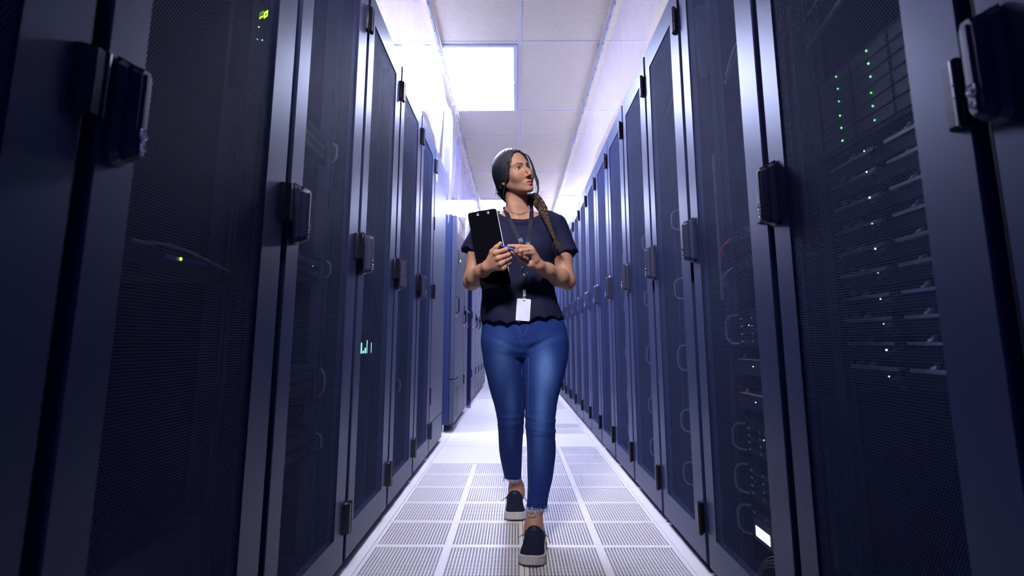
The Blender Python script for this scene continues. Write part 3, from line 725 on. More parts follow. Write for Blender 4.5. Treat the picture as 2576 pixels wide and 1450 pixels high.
def wob(p, s, seed):                                 # soft folds
    x, y, z = p[:, 0] * s + seed, p[:, 1] * s + seed * 1.7, p[:, 2] * s - seed
    return (np.sin(x * 1.3 + 2.1 * np.sin(z * .7 + y)) * np.sin(z * 1.1 + 1.7 * np.sin(x * .9)) + .5 * np.sin(2.3 * z + 1.9 * x + y)) * .6
# ---- head
HO = A(-.0045, 2.518, 1.585); _yw, _pt, _rl = math.radians(36), math.radians(5), math.radians(15)
_F = np.array([math.sin(_yw) * math.cos(_pt), -math.cos(_yw) * math.cos(_pt), math.sin(_pt)])
_X = np.array([math.cos(_yw), math.sin(_yw), 0]); _U = np.cross(_F, _X); _U = _U if _U[2] > 0 else -_U
_X2 = math.cos(_rl) * _X + math.sin(_rl) * _U; _U2 = math.cos(_rl) * _U - math.sin(_rl) * _X
HR = np.stack([_X2, _F, _U2], 1).astype(np.float32)
def to_head(p): return (p - HO) @ HR
def from_head(l): return HO + HR @ np.asarray(l, np.float32)
EYE_C = [A(-.0315, .0665, .010), A(.0315, .0665, .010)]; EYE_R = .0122
def head_sdf(q):
    x, y, z = q[:, 0], q[:, 1], q[:, 2]; ax = np.abs(x); m = np.stack([ax, y, z], 1)
    d = ell(q, (0, -.012, .040), (.0735, .093, .083))
    d = smin(d, ell(q, (0, .032, -.026), (.0585, .0590, .076)), .030)
    d = smin(d, cap(m, (.046, .0, -.050), (.013, .070, -.090), .014, .012), .028)
    d = smin(d, ell(q, (0, .077, -.093), (.014, .013, .013)), .018)
    d = smin(d, ell(m, (.037, .060, -.020), (.024, .020, .024)), .026)
    d = smin(d, cap(m, (.010, .081, .029), (.046, .062, .030), .0062, .005), .018)
    # eye sockets
    d = smax(d, -ell(m, (.031, .093, .009), (.020, .0165, .0125)), .012)
    # nose
    n = cap(q, (0, .0835, .020), (0, .1060, -.027), .0052, .0068)
    n = smin(n, ell(q, (0, .1080, -.0315), (.0088, .0088, .0076)), .008)
    n = smin(n, ell(m, (.0105, .0950, -.0345), (.0058, .0095, .0062)), .006)
    d = smin(d, n, .009)
    d = smax(d, -ell(m, (.0056, .1005, -.0410), (.0034, .0052, .0028)), .003)
    # mouth
    d = smin(d, ell(q, (0, .078, -.064), (.026, .0145, .020)), .010)
    up = smin(cap(m, (.0, .0935, -.0600), (.0065, .0935, -.0585), .0050, .0052), cap(m, (.0065, .0935, -.0585), (.0245, .0805, -.0645), .0052, .0020), .003)
    lw = cap(m, (.0, .0915, -.0720), (.0200, .0820, -.0668), .0070, .0026)
    d = smin(d, smin(up, lw, .0012), .0035)
    d = smax(d, -cap(m, (.0, .1005, -.0652), (.0225, .0860, -.0658), .0013, .0008), .0020)
    d = smax(d, -ell(q, (0, .1040, -.050), (.0026, .0060, .0060)), .006)
    # lids: a thin shell over the eyeball with an almond opening
    c = EYE_C[1]; e = nrm(m - c) - (EYE_R + .0019)
    lx, lz = m[:, 0] - c[0], m[:, 2] - c[2] - .10 * (m[:, 0] - c[0])
    opening = np.maximum(np.sqrt(lx**2 + (lz + .0105)**2) - .0167, np.sqrt(lx**2 + (lz - .0130)**2) - .0178)
    opening = np.maximum(opening, .062 - y)
    e = smax(e, -opening, .0012); e = np.maximum(e, -(nrm(m - c) - EYE_R + .002))
    d = smax(d, -(nrm(m - c) - EYE_R + .0005), .0015); d = smin(d, e, .0045)
    # ears
    er = ell(m, (.0735, -.012, -.008), (.0075, .017, .031)); er = smax(er, -ell(m, (.081, -.008, -.002), (.006, .009, .017)), .004)
    er = smin(er, ell(m, (.070, -.006, -.036), (.005, .007, .009)), .006)
    return smin(d, er, .006)
NECK0, NECK1 = P(1303, 572, 2.575), P(1299, 492, 2.548)
def neck_sdf(p):
    d = cap(p, NECK0, NECK1, .0570, .0525)
    # tendons and collar bones
    d = smin(d, cap(p, P(1282, 506, 2.517), P(1301, 550, 2.503), .005, .005), .03)
    for s_ in ((1306, 561, 1252, 552), (1322, 560, 1372, 551)):
        d = smin(d, cap(p, P(s_[0], s_[1], 2.490), P(s_[2], s_[3], 2.528), .0045, .004), .020)
    return d
# ---- torso (skin below the clothes)
TORSO = [(536, 1262, 1350, 2.575, .050), (547, 1238, 1380, 2.58, .062), (560, 1222, 1400, 2.58, .072), (590, 1214, 1404, 2.575, .086), (640, 1222, 1392, 2.57, .098), (700, 1228, 1382, 2.565, .090), (745, 1226, 1390, 2.56, .088), (800, 1222, 1412, 2.56, .100), (860, 1222, 1418, 2.56, .100)]
torso_l = Loft(TORSO)
# ---- arms
SR, ER, WR = P(1219, 574, 2.585), P(1187, 708, 2.515), P(1226, 672, 2.335)
SL, EL, WL = P(1400, 574, 2.585), P(1425, 708, 2.525), P(1354, 668, 2.355)
def arm_sdf(p, S, E, Wp):
    mid = S * .45 + E * .55; d = chain(p, [S, mid, E], [.042, .0465, .0405], .02)
    f1 = E * .70 + Wp * .30; f2 = E * .3 + Wp * .7
    d = smin(d, chain(p, [E, f1, f2, Wp], [.0385, .0415, .0315, .0265], .02), .014)
    return d
# ---- hands: joints given as photo pixels and depth
def H(x, y, Y): return P(1210 + .0828 * x, 580 + .0828 * y, Y)
R_FING = [([H(440, 690, 2.278), H(755, 590, 2.268), H(700, 655, 2.300), H(560, 690, 2.322)], [.0115, .0102, .0090, .0078]),
          ([H(520, 850, 2.280), H(835, 735, 2.272), H(770, 790, 2.302), H(620, 830, 2.324)], [.0112, .0102, .0090, .0078]),
          ([H(600, 1010, 2.285), H(885, 840, 2.280), H(830, 905, 2.306), H(690, 950, 2.326)], [.0106, .0095, .0085, .0075]),
          ([H(675, 1140, 2.295), H(895, 965, 2.292), H(845, 1020, 2.312), H(735, 1060, 2.328)], [.0096, .0084, .0076, .0068])]
R_TH = ([H(290, 860, 2.318), H(345, 650, 2.300), H(470, 515, 2.288), H(592, 395, 2.282)], [.0150, .0125, .0108, .0082])
L_FING = [([H(1460, 520, 2.318), H(1150, 490, 2.290), H(980, 480, 2.284), H(835, 468, 2.282)], [.0112, .0098, .0082, .0062]),
          ([H(1500, 545, 2.310), H(1110, 520, 2.274), H(1075, 640, 2.278), H(1165, 755, 2.292)], [.0112, .0100, .0090, .0076]),
          ([H(1545, 600, 2.308), H(1205, 625, 2.272), H(1195, 730, 2.280), H(1270, 800, 2.294)], [.0108, .0098, .0088, .0075]),
          ([H(1565, 680, 2.310), H(1300, 700, 2.282), H(1320, 805, 2.290), H(1405, 870, 2.300)], [.0100, .0086, .0078, .0068])]
L_TH = ([H(1480, 1030, 2.330), H(1230, 880, 2.318), H(1060, 735, 2.300), H(945, 655, 2.290)], [.0165, .0125, .0098, .0070])
def hand_sdf(p, fing, th, Wp, palm):
    d = None
    for i, (pts, rs) in enumerate(fing):
        e = chain(p, pts, rs, .003); d = e if d is None else smin(d, e, .0018)
    m = None
    for a, b, ra, rb in palm:
        e = cap(p, a, b, ra, rb); m = e if m is None else smin(m, e, .010)
    for pts, rs in fing: m = smin(m, cap(p, pts[0], pts[0] * .8 + pts[1] * .2, rs[0], rs[0] * .9), .007)
    d = smin(d, m, .0055)
    return smin(d, chain(p, th[0], th[1], .005), .006)
PALM_R = [(WR, R_FING[i][0][0], .0200, .0118) for i in range(4)] + [(WR, R_TH[0][0], .021, .0150)]
PALM_L = [(WL, L_FING[i][0][0], .0200, .0118) for i in range(4)] + [(WL, L_TH[0][0], .022, .0180), (H(1640, 900, 2.328), H(1560, 760, 2.318), .0165, .0130)]
handR = lambda p: hand_sdf(p, R_FING, R_TH, WR, PALM_R)
handL = lambda p: hand_sdf(p, L_FING, L_TH, WL, PALM_L)
# ---- legs
LEG_F = [(815, 1342, 1400, 2.555, .060), (845, 1324, 1424, 2.550, .094), (890, 1315, 1429, 2.535, .096), (930, 1316, 1423, 2.515, .092), (980, 1318, 1410, 2.485, .083), (1030, 1321, 1399, 2.450, .072), (1062, 1321, 1397, 2.432, .067), (1100, 1324, 1397, 2.425, .064), (1150, 1326, 1397, 2.420, .064), (1200, 1327, 1390, 2.405, .058), (1245, 1327, 1381, 2.388, .050), (1278, 1325, 1376, 2.375, .046)]
LEG_R = [(815, 1238, 1300, 2.560, .060), (845, 1215, 1316, 2.560, .094), (890, 1214, 1327, 2.565, .096), (930, 1220, 1327, 2.575, .090), (980, 1232, 1324, 2.590, .080), (1030, 1246, 1320, 2.605, .070), (1062, 1251, 1318, 2.620, .064), (1100, 1254, 1316, 2.665, .060), (1140, 1257, 1314, 2.720, .058), (1175, 1263, 1312, 2.775, .050), (1203, 1269, 1310, 2.815, .043)]
PELV = [(786, 1224, 1404, 2.560, .100), (815, 1214, 1421, 2.560, .108), (850, 1211, 1427, 2.558, .112), (872, 1216, 1425, 2.552, .104), (892, 1228, 1414, 2.550, .086), (904, 1262, 1380, 2.550, .060), (910, 1300, 1340, 2.550, .02)]
leg_f, leg_r, pelv = Loft(LEG_F), Loft(LEG_R), Loft(PELV)
skin_f = Loft([(v, a + 6, b - 6, Y, r - .013) for v, a, b, Y, r in LEG_F]); skin_r = Loft([(v, a + 6, b - 6, Y, r - .013) for v, a, b, Y, r in LEG_R])
# feet
FOOT_F = dict(heel=A(.088, 2.392, 0), toe=A(.053, 2.122, 0)); FOOT_R = dict(heel=A(-.010, 2.900, 0), toe=A(.000, 2.632, 0))
ANK_F, ANK_R = P(1343, 1318, 2.345), P(1299, 1222, 2.842)
def shin(p, ank, top, foot):
    d = chain(p, [top, ank * .45 + top * .55, ank, ank + A(0, .0, -.045)], [.026, .0300, .0310, .036], .02)
    t = foot['toe'] * .62 + foot['heel'] * .38 + A(0, 0, .042)
    return smin(d, cap(p, ank + A(0, 0, -.03), t, .032, .020), .03)
def body_sdf(p):
    d = torso_l(p, .0)
    d = smin(d, neck_sdf(p), .040)
    d = smin(d, cap(p, P(1262, 556, 2.59), SR, .030, .040), .03); d = smin(d, cap(p, P(1345, 556, 2.59), SL, .030, .040), .03)
    d = smin(d, smin(arm_sdf(p, SR, ER, WR), arm_sdf(p, SL, EL, WL), .005), .020)
    d = smin(d, skin_f(p), .012); d = smin(d, skin_r(p), .012)
    d = smin(d, shin(p, ANK_F, P(1351, 1250, 2.388), FOOT_F), .012); d = smin(d, shin(p, ANK_R, P(1289, 1178, 2.790), FOOT_R), .012)
    b = np.abs(p[:, 1] - 2.29) < .16
    if b.any():
        q = p[b]; e = d[b]; e = smin(e, handR(q), .010); e = smin(e, handL(q), .010); d = d.copy(); d[b] = e
    u = nrm(p - HO) < .26
    if u.any():
        q = to_head(p[u]); d = d.copy(); d[u] = smin(d[u], head_sdf(q), .016)
    return d
SKIN = np.array([.37, .195, .140]); LIP = np.array([.36, .10, .115]); DARKH = np.array([.018, .014, .018])
def build_body():
    parts = []
    hb = (HO - .14, HO + .15)
    hands_lo = np.minimum(H(0, 300, 2.24), H(2200, 1400, 2.24)); hands_hi = np.maximum(H(0, 300, 2.40), H(2200, 1400, 2.40))
    hl = np.array([min(hands_lo[0], hands_hi[0]), 2.235, min(hands_lo[2], hands_hi[2]) - .01]); hh = np.array([max(hands_lo[0], hands_hi[0]) + .01, 2.385, max(hands_lo[2], hands_hi[2]) + .01])
    zc = NECK1[2] - .006
    inside_head = lambda v, e: (v[:, 2] > zc - e) & (nrm(v - HO) < .19 + e)
    inside_hand = lambda v, e: (v > hl - e + .004).all(1) & (v < hh + e - .004).all(1)
    v, f = polygonize(body_sdf, (-.32, 2.20, .02), (.40, 2.98, 1.62), .0050)
    parts.append(cull(v, f, ~(inside_head(v, -.004) | inside_hand(v, -.004))))
    v, f = polygonize(body_sdf, hb[0], hb[1], .00145); parts.append(cull(v, f, inside_head(v, .002)))
    v, f = polygonize(body_sdf, hl, hh, .0015); parts.append(cull(v, f, inside_hand(v, .0025)))
    V = np.concatenate([a for a, b in parts]); o = 0; F = []
    for a, b in parts: F.append(b + o); o += len(a)
    F = np.concatenate(F)
    # colouring of the skin itself: lips, brows, lash lines, nails
    T = np.tile(SKIN, (len(V), 1)); q = to_head(V.astype(np.float32)); m = q.copy(); m[:, 0] = np.abs(m[:, 0]); near = nrm(q) < .16
    def blend(mask, col):
        T[:] = T * (1 - mask[:, None]) + np.array(col) * mask[:, None]
    def soft(d, w): return np.clip(.5 - d / w, 0, 1) * near
    up = np.minimum(cap(m, (.0, .0935, -.0600), (.0065, .0935, -.0585), .0050, .0052), cap(m, (.0065, .0935, -.0585), (.0245, .0805, -.0645), .0052, .0018))
    lw = cap(m, (.0, .0915, -.0720), (.0200, .0820, -.0668), .0070, .0024)
    blend(soft(np.minimum(up, lw) - .0012, .002), LIP)
    blend(soft(cap(m, (.0, .0960, -.0654), (.0240, .083, -.0660), .0015, .0011), .0015) * .8, (.10, .025, .03))
    blend(soft(ell(m, (.040, .078, -.022), (.020, .02, .016)), .02) * .16, (.42, .15, .11))
    def proj_d(a, b, ra, rb):                             # distance in the frontal plane, so the mark follows the face
        mm = m.copy(); mm[:, 1] = np.where(m[:, 1] > .03, .08, -1); return cap(mm, (a[0], .08, a[1]), (b[0], .08, b[1]), ra, rb)
    br = np.minimum(proj_d((.0130, .0265), (.032, .0335), .0034, .0033), proj_d((.032, .0335), (.053, .0255), .0033, .0009))
    blend(soft(br, .0018) * .97, (.008, .006, .008))
    c = EYE_C[1]; lx, lz = m[:, 0] - c[0], m[:, 2] - c[2] - .10 * (m[:, 0] - c[0])
    op = np.maximum(np.sqrt(lx**2 + (lz + .0105)**2) - .0167, np.sqrt(lx**2 + (lz - .0130)**2) - .0178)
    lash = np.where(lz > -.0005, np.abs(op - .0010) - .0021, np.abs(op) - .0008)
    blend(soft(np.where(m[:, 1] > .055, lash, 1), .0012) * .9, (.02, .012, .014))
    blend(soft(np.where(m[:, 1] > .05, ell(m, (.031, .080, .0185), (.017, .02, .0050)), 1), .006) * .35, (.16, .07, .05))
    for pts, rs in R_FING[:0] + [R_TH, L_TH, L_FING[0]]:
        a = np.asarray(pts[-1]); n_ = ell(V.astype(np.float32), a + A(0, -.006, .001), (.0052, .0045, .0055)); blend(np.clip(.5 - n_ / .0015, 0, 1) * .6, (.50, .32, .28))
    g = G('warm_brown_skin'); at = g.n('ShaderNodeAttribute', attribute_name='tint'); co = g.coord()
    col = g.mix(g.math('MULTIPLY', g.noise(co, 60, 4), .14), at.outputs['Color'], (.28, .12, .08))
    b = g.bsdf(col, .55, 0, .30, Subsurface_Weight=.10, Subsurface_Scale=.01); b.inputs['Subsurface Radius'].default_value = (1, .35, .2)
    g.link(g.bump(g.noise(co, 900, 2), .00025), b.inputs['Normal']); g.done(b)
    o = np_mesh('person', V, F, g.m, T)
    return o
person = tag(build_body(), 'woman in dark blouse and blue jeans walking down the aisle holding a clipboard and pen', 'person')
# eyes
g = G('eye'); co = g.coord(); x, y, z = g.sep(co); d = g.math('SQRT', g.math('ADD', g.math('MULTIPLY', x, x), g.math('MULTIPLY', z, z)))
M['eye'] = g.done(g.bsdf(g.ramp(g.math('DIVIDE', d, .0122), [(0, (.004, .003, .004)), (.19, (.004, .003, .004)), (.22, (.035, .016, .010)), (.44, (.03, .014, .009)), (.48, (.42, .39, .42)), (1, (.40, .33, .35))]), .08, 0, .6))
for c in EYE_C:
    bm = bmesh.new(); bmesh.ops.create_uvsphere(bm, u_segments=32, v_segments=20, radius=EYE_R)
    me = bpy.data.meshes.new('eye'); bm.to_mesh(me); bm.free(); me.materials.append(M['eye']); me.shade_smooth()
    o = link('eye', me, person); L = np.eye(4); g_ = HR @ np.array(((math.cos(-.10), -math.sin(-.10), 0), (math.sin(-.10), math.cos(-.10), 0), (0, 0, 1)), np.float32)
    up_ = np.array(((1, 0, 0), (0, math.cos(.10), -math.sin(.10)), (0, math.sin(.10), math.cos(.10)))); L[:3, :3] = g_ @ up_; L[:3, 3] = from_head(c); o.matrix_world = Matrix(L.tolist())
# ---- hair
def hair_sdf(q):
    x, y, z = q[:, 0], q[:, 1], q[:, 2]; ax = np.abs(x); m = np.stack([ax, y, z], 1)
    d = ell(q, (0, -.014, .042), (.0825, .103, .0920))
    d = smin(d, ell(m, (.060, -.020, .002), (.026, .058, .062)), .025)
    d = smin(d, ell(q, (.0, -.085, -.030), (.055, .032, .055)), .03)
    # centre parting groove
    d = d + .0035 * np.exp(-(x / .004) ** 2) * (z > .06)
    # face opening: pointed arch from the parting down over the temples
    w = np.where(x > 0, .0600, .0635) * np.sqrt(np.clip(1 - np.clip((z + .035) / .130, -1, 1) ** 2, 0, 1)) ** .8 - .001
    w = np.where(z < -.035, np.where(x > 0, .0595, .063), w)
    face = np.maximum(ax - w, .018 + .30 * np.clip(.03 - z, 0, .1) - y)
    d = smax(d, -face * .8, .007)
    lower = -.030 - z; d = smax(d, lower - .02 * (y < -.03), .012)
    # locks
    return d + .0005 * np.sin(95 * np.arctan2(z + .07, y + .10) + 3 * ax * 40)
def hair_w(p): return hair_sdf(to_head(p))
BR = [P(1322, 507, 2.575), P(1338, 497, 2.560), P(1352, 507, 2.530), P(1365, 528, 2.500), P(1374, 550, 2.480), P(1383, 572, 2.466), P(1390, 590, 2.458), P(1397, 604, 2.452)]
BRW = [.022, .027, .028, .025, .018, .0125, .010, .0075]
def hair_mat(name, dark, light):
    g = G(name); a = g.n('ShaderNodeAttribute', attribute_name='flow'); x, y, z = g.sep(a.outputs['Vector'])
    f = g.noise(g.comb(g.math('MULTIPLY', x, 70), g.math('MULTIPLY', y, 2), g.math('MULTIPLY', z, 6)), 4.0, 5, .7)
    col = g.ramp(f, [(.30, dark), (.55, tuple((a_ + b_) / 2 * .8 for a_, b_ in zip(dark, light))), (.78, light)])
    b = g.bsdf(col, .38, 0, .45); g.link(g.bump(f, .0015, .9), b.inputs['Normal']); return g.done(b)
M['hair'] = hair_mat('dark_hair', (.004, .005, .012), (.020, .024, .042)); M['braid'] = hair_mat('brown_braid_hair', (.007, .006, .008), (.13, .075, .045))
M['strand'] = hair_mat('loose_hair', (.004, .004, .008), (.030, .024, .028))
v, f = polygonize(hair_w, HO - .15, HO + .16, .0020)
q = to_head(v.astype(np.float32)); fl = np.stack([np.arctan2(q[:, 2] + .07, q[:, 1] + .11), nrm(q), np.abs(q[:, 0]) * 2], 1)
hair = np_mesh('hair', v, f, M['hair'], uvw=fl, parent=person)
def catmull(pts, n):
    pts = [np.asarray(p, float) for p in pts]; out = []
    for i in range(len(pts) - 1):
        p0, p1, p2, p3 = pts[max(i - 1, 0)], pts[i], pts[i + 1], pts[min(i + 2, len(pts) - 1)]
        for k in range(n):
            t = k / n; out.append(.5 * (2 * p1 + (p2 - p0) * t + (2 * p0 - 5 * p1 + 4 * p2 - p3) * t * t + (3 * p1 - p0 - 3 * p2 + p3) * t ** 3))
    return out + [pts[-1]]
def flow_tubes(name, tubes, mat, parent, n=8):
    vs_, fs, us = [], [], []; o = 0
    for pts, rs, fl in tubes:
        mb = MB().tube(pts, rs, n, cap=False, flat=fl); k = len(mb.v) // n
        vs_ += mb.v; fs += [tuple(i + o for i in q) for q in mb.f]; o += len(mb.v); sd = random.random()
        us += [(sd + .15 * math.cos(2 * PI * (i % n) / n), (i // n) / k * 2, sd * 3) for i in range(len(mb.v))]
    return np_mesh(name, np.array(vs_), np.array(fs), mat, uvw=np.array(us), parent=parent)
path = catmull(BR, 14); W_ = np.interp(np.linspace(0, 1, len(path)), np.linspace(0, 1, len(BRW)), BRW)
tubes = []; phase = 0; ph = []
for i in range(len(path)):
    phase += (np.linalg.norm(path[i] - path[max(i - 1, 0)]) / (W_[i] * 1.25)) * 2.5; ph.append(phase)
for s_ in range(3):
    pts = []
    for i, c in enumerate(path):
        t = path[min(i + 1, len(path) - 1)] - path[max(i - 1, 0)]; t = t / np.linalg.norm(t); sd = np.cross(t, (0, -1, 0)); sd = sd / np.linalg.norm(sd); dp = np.cross(sd, t)
        a = ph[i] + s_ * 2 * PI / 3; pts.append(c + sd * math.sin(a) * W_[i] * .52 + dp * math.sin(2 * a) * W_[i] * .30)
    tubes.append((pts, [w * .50 for w in W_], .8))
base = catmull([from_head((-.02, -.085, -.035)), P(1300, 512, 2.60), BR[0], BR[1], BR[2]], 8)
tubes.append((base, list(np.linspace(.045, .022, len(base))), .8))
flow_tubes('braid', tubes, M['braid'], hair, 12)
tl = []
for k in range(46):
    a = RNG.normal(0, 1, 2); s0 = np.array(BR[-1]) + A(a[0] * .003, -.002, a[1] * .002); e0 = P(1409 + 9 * RNG.normal(), 634 + 8 * RNG.normal(), 2.452 + .004 * a[0])
    mid = (s0 + e0) / 2 + A(RNG.normal() * .004, -.004, RNG.normal() * .003); tl.append((catmull([s0, mid, e0], 5), list(np.linspace(.0011, .0003, 11)), 1))
flow_tubes('braid_tail', tl, M['braid'], hair, 4)
rg = MB(); tdir = np.array(path[-1]) - path[-6]; tdir /= np.linalg.norm(tdir); rg.tube([path[-3], path[-1]], [.0075, .007], 12); rg.build('hair_tie', M['black'], hair, True)
# loose strands at both temples and fly-aways
st = []
def strand(px, w=.0016, n=7, sp=2.0):
    for _ in range(n):
        j = RNG.normal(0, sp, 2); pts = [P(u + j[0] * (i / len(px)) , v_ + j[1] * (i / len(px)), Y) for i, (u, v_, Y) in enumerate(px)]
        pp = catmull(pts, 7); st.append((pp, list(np.linspace(w, .0004, len(pp))), 1))
strand([(1308, 382, 2.460), (1326, 391, 2.428), (1334, 405, 2.435), (1341, 425, 2.445), (1348, 450, 2.452), (1354, 470, 2.455), (1352, 487, 2.455), (1346, 502, 2.455)], .0013, 26, 1.8)
strand([(1312, 383, 2.470), (1329, 393, 2.440), (1337, 410, 2.450), (1344, 432, 2.455), (1353, 455, 2.458), (1353, 475, 2.458)], .0013, 16, 1.5)
strand([(1337, 405, 2.450), (1346, 432, 2.450), (1352, 462, 2.452), (1347, 490, 2.452)], .0015, 5, 3)
strand([(1286, 388, 2.44), (1280, 400, 2.43), (1277, 425, 2.425), (1274, 445, 2.43), (1269, 470, 2.445), (1266, 490, 2.46)], .0011, 10, 1.2)
for _ in range(14):
    u0 = RNG.uniform(1246, 1272); strand([(u0, 468, 2.54), (u0 + RNG.normal(0, 3), 486, 2.545), (u0 + RNG.normal(2, 5), 498 + RNG.normal(0, 4), 2.55)], .0012, 1, 1)
flow_tubes('loose_strand', st, M['strand'], hair, 5); st = []
for _ in range(14):
    u0 = RNG.uniform(1335, 1368); v0 = 495 + (u0 - 1335) * .55; strand([(u0, v0, 2.54), (u0 + 12, v0 - 6 + RNG.normal(0, 3), 2.54), (u0 + 22 + RNG.normal(0, 8), v0 - 9 + RNG.normal(0, 7), 2.54)], .00018, 1, 1)
for _ in range(22):
    u0 = RNG.uniform(1255, 1320); v0 = 377 + .010 * (u0 - 1300) ** 2; strand([(u0, v0 + 3, 2.52), (u0 - 8, v0 - 1 + RNG.normal(0, 1), 2.52), (u0 - 18, v0 + 4 + RNG.normal(0, 3), 2.53)], .00025, 1, .5)
M['fly'] = simple('flyaway_hair_painted_backlit', (.40, .30, .20), .5)  # dark hair coloured pale: the backlight is painted in
tag(flow_tubes('flyaway_hair', st, M['fly'], hair, 4), None, None, None, 'stuff')
# ---- blouse
SHIRT = [(540, 1243, 1372, 2.578, .058), (548, 1226, 1396, 2.578, .070), (562, 1216, 1408, 2.576, .080), (590, 1209, 1409, 2.572, .098), (625, 1212, 1400, 2.566, .112), (660, 1214, 1396, 2.562, .112), (700, 1215, 1394, 2.560, .108), (745, 1211, 1400, 2.558, .110), (780, 1208, 1412, 2.558, .118), (825, 1204, 1426, 2.558, .124)]
shirt_l = Loft(SHIRT)
SLV_R = (P(1222, 566, 2.585), P(1186, 641, 2.55)); SLV_L = (P(1398, 566, 2.585), P(1424, 646, 2.55))
def sleeve(p, a, b, r0, r1, ph):
    a = np.asarray(a, np.float32); b = np.asarray(b, np.float32); ax = (b - a) / np.linalg.norm(b - a)
    d = cap(p, a, b + ax * .05, r0, r1); t = (p - a) @ ax; L = float(np.linalg.norm(b - a))
    ang = np.arctan2(p[:, 0] - a[0] - t * ax[0], p[:, 1] - a[1] - t * ax[1])
    return smax(d, t - L + .010 * np.abs(np.sin(3.0 * ang + ph)), .003)
def shirt_sdf(p):
    d = shirt_l(p, .0, 2.4)
    for u in (1268, 1348): d = smin(d, ell(p, P(u, 622, 2.492), (.062, .048, .060)), .05)
    d = smin(d, sleeve(p, SLV_R[0], SLV_R[1], .054, .060, .3), .018); d = smin(d, sleeve(p, SLV_L[0], SLV_L[1], .054, .066, 1.2), .018)
    d = smin(d, cap(p, P(1236, 556, 2.585), P(1376, 556, 2.585), .050, .050), .02)
    fold = wob(p, 22, 1.0) * .0022 + .003 * np.sin(34 * p[:, 0] + 8 * p[:, 2]) * np.clip((1.15 - p[:, 2]) / .2, 0, 1)
    d = d + fold
    # the cloth lies on the shoulders and collar bones
    d = smin(d, smin(smin(torso_l(p, .0), neck_sdf(p), .04), smin(cap(p, P(1262, 556, 2.59), SR, .030, .040), cap(p, P(1345, 556, 2.59), SL, .030, .040), .01), .03) - .0055, .006)
    # neckline: wide scoop
    nk = ell(p, P(1309, 514, 2.53), (.112, .13, .088)); d = smax(d, -nk, .004)
    # scalloped hem
    ang = np.arctan2(p[:, 0] - .022, 2.558 - p[:, 1]); tilt = .055 * (p[:, 0] - .022)
    hem = .893 + tilt + .012 * np.abs(np.sin(7.5 * ang + .4)) + .006 * np.sin(ang * 3)
    hem = hem - .015 * np.clip(1 - np.abs(ang) / .9, 0, 1)
    return smax(d, hem - p[:, 2], .004)
v, f = polygonize(shirt_sdf, (-.33, 2.36, .84), (.42, 2.74, 1.46), .0040)
g = G('navy_crepe'); co = g.coord(); b = g.bsdf(g.ramp(g.noise(co, 600, 2), [(.35, (.0062, .0068, .029)), (.65, (.010, .0105, .040))]), .75, 0, .14)
g.link(g.bump(g.noise(co, 450, 3), .0006), b.inputs['Normal']); M['shirt'] = g.done(b)
shirt = np_mesh('blouse', v, f, M['shirt'], parent=person)
# ---- jeans
def jeans_sdf(p):
    z = p[:, 2]; d = pelv(p, .0)
    a = leg_f(p); b = leg_r(p)
    # creases: knee, hip, ankle
    def ring(zc, amp, w, sl): return amp * np.exp(-((z - zc + sl * p[:, 0]) / w) ** 2)
    kn = [(.487, .0022, .008, .10), (.470, -.0018, .006, -.05), (.452, .002, .006, .15), (.412, .0015, .007, -.1), (.52, .0012, .009, .05), (.43, -.0015, .005, .2)]
    for zc, am, w, sl in kn: a = a - ring(zc, am, w, sl); b = b - ring(zc - .02, am * .7, w * 1.3, -sl)
    a = a + wob(p, 16, 3) * .0016; b = b + wob(p, 15, 5) * .0018
    legs = smin(a, b, .004); d = smin(d, legs, .012)
    # groin folds
    for s0, s1, am in (((1330, 880), (1420, 838), .0045), ((1338, 874), (1424, 822), .003), ((1312, 878), (1240, 850), .0025)):
        c = cap(p, P(*s0, 2.452), P(*s1, 2.47), .004, .004); d = d + am * np.exp(-(c / .009) ** 2) * (p[:, 1] < 2.53)
    return d
v, f = polygonize(jeans_sdf, (-.18, 2.30, .10), (.28, 2.90, .95), .0040)
# wear: faded thigh fronts and whiskers stay with the cloth
pv = v.astype(np.float32); fade = np.zeros(len(v))
def spot(u, v_, Y, ru, rz, k):
    c = P(u, v_, Y); return k * np.exp(-(((v[:, 0] - c[0]) / ru) ** 2 + ((v[:, 2] - c[2]) / rz) ** 2)) * (v[:, 1] < Y + .06)
fade += spot(1372, 925, 2.43, .035, .085, .9) + spot(1262, 900, 2.47, .040, .10, .45) + spot(1362, 1020, 2.38, .022, .10, .5) + spot(1285, 1010, 2.54, .022, .10, .30) + spot(1355, 1110, 2.37, .022, .10, .30) + spot(1284, 1090, 2.60, .02, .08, .22)
fade = np.clip(fade * 1.25, 0, 1); fade *= (.92 + .08 * np.sin(v[:, 0] * 900)) 
INDI = np.array([.006, .022, .150]); PALE = np.array([.105, .215, .56])
T = INDI + (PALE - INDI) * fade[:, None]
g = G('blue_denim'); at = g.n('ShaderNodeAttribute', attribute_name='tint'); co = g.coord(); x, y, z = g.sep(co)
w1 = g.noise(g.comb(g.math('MULTIPLY', x, 14), g.math('MULTIPLY', y, 14), g.math('MULTIPLY', z, 1.2)), 130, 3); w2 = g.noise(g.comb(x, y, g.math('MULTIPLY', z, 10)), 130, 3)
col = g.mix(g.math('MULTIPLY', g.math('ADD', w1, w2), .30), at.outputs['Color'], (.005, .015, .10)); col = g.mix(g.math('MULTIPLY', g.math('GREATER_THAN', g.math('ADD', w1, w2), 1.08), .17), col, (.11, .21, .52))
b = g.bsdf(col, .8, 0, .15); g.link(g.bump(g.math('ADD', w1, w2), .0006), b.inputs['Normal']); M['denim'] = g.done(b)
jeans = np_mesh('jeans', v, f, M['denim'], T, parent=person)
M['thread'] = simple('pale_denim_thread', (.42, .48, .68), .8); M['seam'] = simple('denim_seam', (.035, .075, .24), .8)
